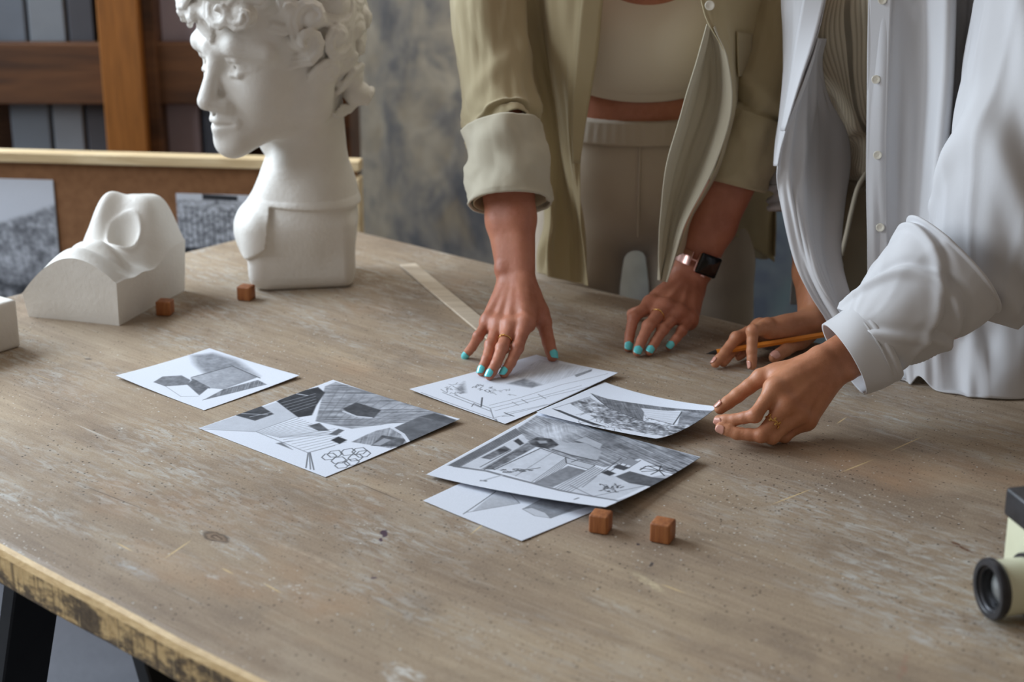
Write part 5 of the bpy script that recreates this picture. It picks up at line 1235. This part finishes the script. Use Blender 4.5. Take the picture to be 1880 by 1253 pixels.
# ================================================================== person in the white shirt
def white_person():
    VC, FC, IC = hand('C'); VD, FD, ID = hand('D')
    IC['thumb_dorsal'] = np.array([-0.2, 0.35, 0.92]); ID['thumb_dorsal'] = np.array([0.0, -0.45, 0.89])
    f2 = unit(np.array([-0.66, -0.75, 0])); l2 = np.array([0.75, -0.66, 0])
    R2 = np.array([l2, -f2, [0, 0, 1.]]).T
    wc, ch = np.array([0.600, 2.375, 0.985]), np.array([0.522, 2.285, 1.16])
    s = SDF(0.03)
    s.ell(wc, (0.100, 0.064, 0.14), R2, 0.02); s.ell(ch, (0.108, 0.070, 0.14), R2, 0.02); s.ell((0.635, 2.40, 0.87), (0.13, 0.09, 0.10), R2, 0.02)
    shC, shD = ch+l2*0.165+np.array([0, 0, 0.12]), ch-l2*0.165+np.array([0, 0, 0.12])
    s.cone(shC, shD, 0.05, 0.05, 0.05); s.cone(shC, IC['el'], 0.042, 0.032, 0.01); s.cone(shD, ID['el'], 0.030, 0.028, 0.01)
    nk = ch+f2*0.04+np.array([0, 0, 0.20]); s.cone(ch+np.array([0, 0, 0.1]), nk, 0.06, 0.052, 0.05)
    fr = person_frame(nk, f2, 0.86, 0.5); s.cone(nk, fr(0, 0, 0.28), 0.052, 0.05, 0.04); head_prims(s, fr, 0.86)
    lg = [np.array([0.635, 2.40, 0])-l2*0.085, np.array([0.635, 2.40, 0])+l2*0.085]
    for q in lg:
        s.cone(q+np.array([0, 0, 0.86]), q+np.array([0.02, 0.03, 0.48]), 0.072, 0.05); s.cone(q+np.array([0.02, 0.03, 0.48]), q+np.array([0.05, 0.06, 0.08]), 0.05, 0.034)
    V0, F0 = s.mesh(0.005, None, 1)
    V, F = join_meshes([(VC, FC), (VD, FD), (V0, F0)])
    who = tag(mobj('person', V, F, M['skin2']), 'person in open white shirt over ribbed top, one hand lifting a drawing', 'person')
    nails(IC, who, M['nail'], 0.9, skip=('ring', 'little')); nails(ID, who, M['nail'], 0.9)
    ring(IC, 'middle', 0.55, who, leafy=True)
    hair_mesh(fr, 0.86, M['hair1'], who)
    for q in lg:
        s = SDF(0.02); b = q+np.array([0.05, 0.06, 0]); s.ell(b+f2*0.06+np.array([0, 0, 0.045]), (0.045, 0.12, 0.04), R2); s.ell(b+np.array([0, 0, 0.06]), (0.04, 0.055, 0.055), R2)
        V, F = s.mesh(0.006, lambda D, X, Y, Z: np.maximum(D, 0.001-Z).astype(np.float32)); mobj('shoe', V, F, M['shoe'], who)
    # ribbed top
    def rf(t, th):
        r = 0
        for t0, sl, a, w in ((0.14, 0.12, 0.010, 0.05), (0.30, 0.20, 0.013, 0.06), (0.50, 0.26, 0.014, 0.07), (0.74, 0.28, 0.010, 0.07)):
            x = t-t0-sl*np.sin(th+0.5); r = r+a*np.exp(-(x/w)**2)-0.6*a*np.exp(-((x+w*1.3)/(w*0.8))**2)
        return r+wrk(t, th, 0.012, 4.0, 1.2)
    tp = tube('ribbed_top', [wc+np.array([0.015, 0.015, -0.05]), wc, (wc+ch)/2, ch, ch+np.array([-0.01, -0.01, 0.13])], [(0.097, 0.135), (0.097, 0.134), (0.102, 0.138), (0.108, 0.146), (0.08, 0.14)], M['rib'], who, 130, 120, rf, up0=tuple(f2), thick=0.002)
    # trousers
    s = SDF(0.03); pc = np.array([0.632, 2.405, 0.88])
    s.ell(pc, (0.155, 0.118, 0.13), R2); s.ell(pc+np.array([-0.02, -0.02, 0.09]), (0.132, 0.10, 0.09), R2, 0.03)
    for q in lg: s.cone(q+np.array([0, 0, 0.86]), q+np.array([0.0, 0.01, 0.74]), 0.088, 0.082, 0.02); s.cone(q+np.array([0.0, 0.01, 0.74]), q+np.array([0.05, 0.06, 0.03]), 0.082, 0.08, 0.01)
    V, F = s.mesh(0.0055, lambda D, X, Y, Z: np.maximum(D, np.maximum(Z-0.985+0.0*X+0.0*Y, 0.012-Z)).astype(np.float32), 1)
    tr = mobj('trousers', V, F, M['pants2'], who)
    # hanging waist cord with metal end
    pts = [ony(1590, 318, 2.24), ony(1575, 345, 2.23), ony(1563, 390, 2.22), ony(1553, 435, 2.21), ony(1544, 470, 2.20)]
    cd = tube('waist_cord', pts, [0.0032, 0.0034, 0.0034, 0.0034, 0.0034], M['cord'], tr, 40, 12, thick=0)
    roundbox('cord_end', ony(1541, 479, 2.198), (0.0045, 0.003, 0.011), 0.0028, rotz(0.2)@np.array([[0.96, 0, -0.28], [0, 1, 0], [0.28, 0, 0.96]]), M['rosegold'] if False else M['button'], cd)
    # shirt back
    rows = [[(1455, y, 2.34+d), (1500, y, 2.40+d), (1640, y, 2.42+d), (1800, y, 2.36+d), (1950, y, 2.28+d), (2080, y, 2.2+d)] for y, d in ((-150, -0.10), (0, -0.04), (200, 0.02), (400, 0.03), (560, 0.02))]
    sh = panel('shirt', rows, M['white'], who, 50, 60, noise=0.006, seed=13)
    S1 = [[(1432, -60, 2.25), (1470, -60, 2.20), (1525, -60, 2.17)], [(1434, 0, 2.25), (1465, 0, 2.20), (1515, 0, 2.17)], [(1437, 70, 2.25), (1460, 70, 2.20), (1497, 70, 2.165)], [(1436, 150, 2.22), (1450, 150, 2.19), (1470, 150, 2.155)], [(1427, 240, 2.20), (1432, 240, 2.17), (1442, 240, 2.14)], [(1423, 305, 2.17), (1425, 305, 2.15), (1429, 305, 2.13)]]
    s1 = panel('front_panel', S1, M['white'], sh, 60, 30, noise=0.002, seed=14)
    panel('placket', [[(1484, -60, 2.180), (1524, -60, 2.166)], [(1474, 0, 2.182), (1514, 0, 2.166)], [(1462, 70, 2.185), (1496, 70, 2.161)], [(1449, 150, 2.182), (1469, 150, 2.151)], [(1433, 240, 2.162), (1441, 240, 2.136)]], M['white'], s1, 40, 8)
    S2 = [[(1497, 70, 2.165), (1500, 70, 2.175), (1503, 70, 2.19), (1506, 70, 2.21)], [(1485, 110, 2.16), (1490, 110, 2.175), (1496, 110, 2.19), (1504, 110, 2.215)], [(1461, 180, 2.15), (1478, 180, 2.17), (1500, 180, 2.20), (1518, 180, 2.23)],
          [(1441, 240, 2.14), (1466, 240, 2.155), (1498, 240, 2.20), (1545, 240, 2.25)], [(1429, 305, 2.13), (1462, 300, 2.145), (1494, 300, 2.18), (1552, 300, 2.24)], [(1432, 380, 2.115), (1466, 380, 2.105), (1494, 380, 2.135), (1543, 380, 2.19)],
          [(1455, 470, 2.095), (1482, 470, 2.085), (1504, 470, 2.09), (1536, 470, 2.14)], [(1487, 540, 2.07), (1510, 540, 2.065), (1528, 540, 2.07), (1550, 540, 2.10)], [(1528, 598, 2.05), (1545, 600, 2.045), (1558, 600, 2.07), (1578, 600, 2.12)]]
    panel('inner_facing', S2, M['white'], sh, 90, 70, noise=0.009, nscale=(6, 2), seed=15)
    Yd = lambda *a: list(a)
    S3 = []
    X3 = {-80: (1597, 1641, 1690, 1745, 1774, 1830, 1930, 2080), 0: (1596, 1639, 1690, 1742, 1769, 1815, 1920, 2080), 150: (1594, 1633, 1690, 1737, 1757, 1795, 1900, 2080), 300: (1592, 1629, 1685, 1724, 1743, 1790, 1900, 2080),
          430: (1594, 1631, 1680, 1713, 1735, 1800, 1900, 2080), 560: (1600, 1637, 1680, 1712, 1745, 1800, 1900, 2080), 640: (1628, 1650, 1688, 1720, 1758, 1810, 1900, 2080)}
    Y3 = {-80: (2.150, 2.135, 2.13, 2.075, 2.15, 2.10, 2.10, 2.2), 0: (2.145, 2.13, 2.13, 2.07, 2.145, 2.10, 2.10, 2.2), 150: (2.135, 2.12, 2.12, 2.06, 2.13, 2.10, 2.08, 2.18), 300: (2.12, 2.107, 2.105, 2.048, 2.105, 2.09, 2.07, 2.16),
          430: (2.10, 2.09, 2.085, 2.04, 2.085, 2.07, 2.05, 2.14), 560: (2.085, 2.07, 2.06, 2.035, 2.055, 2.045, 2.02, 2.12), 640: (2.06, 2.045, 2.035, 2.02, 2.02, 2.005, 1.985, 2.08)}
    for y in X3: S3.append([(x, y, d) for x, d in zip(X3[y], Y3[y])])
    S3.append([(1637, 688, 2.035), (1665, 718, 2.005), (1690, 694, 2.005), (1722, 722, 1.975), (1762, 734, 1.962), (1812, 735, 1.952), (1900, 733, 1.95), (2080, 728, 2.0)])
    def clampz(o):
        me = o.data; n = len(me.vertices); co = np.zeros(n*3, np.float32); me.vertices.foreach_get('co', co); co = co.reshape(-1, 3)
        co[:, 2] = np.maximum(co[:, 2], TZ+0.002); me.vertices.foreach_set('co', co.ravel()); me.update()
    s3 = panel('front_panel', S3, M['white'], sh, 150, 150, creases=[(0.02, 0.10, 0.16, 0.26, 0.03, 0.006), (0.1, 0.2, 0.55, 0.30, 0.05, 0.004), (0.75, 0.5, 0.95, 0.75, 0.06, 0.008)], noise=0.007, nscale=(9, 2.2), seed=16); clampz(s3)
    pk = panel('placket', [[(x0, y, d0-0.0035), (x1, y, d1-0.0035)] for y, x0, x1, d0, d1 in ((-80, 1596, 1640, 2.150, 2.135), (0, 1595, 1638, 2.145, 2.13), (150, 1593, 1632, 2.135, 2.12), (300, 1591, 1628, 2.12, 2.107), (430, 1593, 1630, 2.10, 2.09), (560, 1599, 1636, 2.085, 2.07))], M['white'], s3, 60, 10)
    for x, y, d in ((1620, 0, 2.131), (1608, 146, 2.122), (1611, 285, 2.107), (1616, 418, 2.089)): button(ony(x, y, d), toward(ony(x, y, d)), 0.0056, pk)
    button(ony(1646, 686, 2.02), toward(ony(1646, 686, 2.02)), 0.005, s3)
    # near sleeve: upper part, then the looser lower part folded over it
    def up(t, th):
        r = 0.003*np.sin(2*th+3*t)
        for t0, sl, ph, a, w in ((0.52, 0.42, 0.2, 0.010, 0.07), (0.80, 0.36, 0.5, 0.011, 0.06), (1.0, 0.20, 0.9, 0.008, 0.05)):
            x = t-t0-sl*np.sin(th+ph); r = r+a*np.exp(-(x/w)**2)-0.5*a*np.exp(-((x+w*1.6)/(w*1.2))**2)
        return r+wrk(t, th, 0.007, 2.2, 1.9)
    tube('sleeve', [ony(1960, -140, 2.08), ony(1908, 40, 2.03), ony(1868, 230, 1.99), ony(1840, 400, 1.955), ony(1822, 520, 1.940), ony(1800, 580, 1.935)], [0.076, 0.077, 0.081, 0.080, 0.066, 0.03], M['white'], sh, 150, 130, up)
    def lo(t, th):
        r = 0.0015*np.sin(3*th+5*t)
        for t0, sl, ph, a, w in ((0.62, 0.45, 0.2, 0.006, 0.06), (0.80, 0.40, 1.5, 0.007, 0.05), (0.90, 0.3, 3.0, 0.005, 0.05)):
            x = t-t0-sl*np.sin(th+ph); r = r+a*np.exp(-(x/w)**2)-0.6*a*np.exp(-((x+w*1.6)/(w*1.1))**2)
        return r+0.004*np.exp(-((t-0.02)/0.03)**2)+wrk(t, th, 0.0028, 2.0, 1.8)
    tube('sleeve_fold', [ony(1752, 486, 1.893), ony(1728, 508, 1.888), ony(1685, 545, 1.880), ony(1640, 588, 1.870), ony(1594, 627, 1.862)], [(0.070, 0.074), (0.071, 0.074), (0.066, 0.068), (0.056, 0.056), (0.047, 0.047)], M['white'], sh, 130, 120, lo)
    wC, aC = IC['w'], IC['ad']
    k0, k1 = ony(1612, 624, 1.866), ony(1551, 660, 1.858)
    cfw = lambda t, th: 0.0012*np.sin(3*th+4*t)+0.002*np.exp(-((t-0.1)/0.05)**2)
    cu = tube('cuff', [k0, (k0+k1)/2, k1], [0.0515, 0.0505, 0.0475], M['white'], sh, 40, 90, cfw, thick=0.003)
    tube('cuff_seam', [k0+(k1-k0)*0.26, k0+(k1-k0)*0.30], [0.0526, 0.0525], M['white'], cu, 6, 90)
    tb = ony(1602, 700, 1.83)
    # far sleeve and cuff
    ws = lambda t, th: 0.004*np.sin(3*th+8*t)+0.003*np.sin(2*th-15*t)
    tube('sleeve', [ony(1478, -120, 2.37), ony(1470, 80, 2.345), ony(1462, 240, 2.325), ony(1460, 345, 2.305)], [0.040, 0.037, 0.034, 0.034], M['white'], sh, 60, 60, ws)
    tube('cuff', [ony(1460, 338, 2.307), ony(1462, 385, 2.297)], [0.035, 0.036], M['white'], sh, 20, 60, ws, thick=0.003)
white_person()
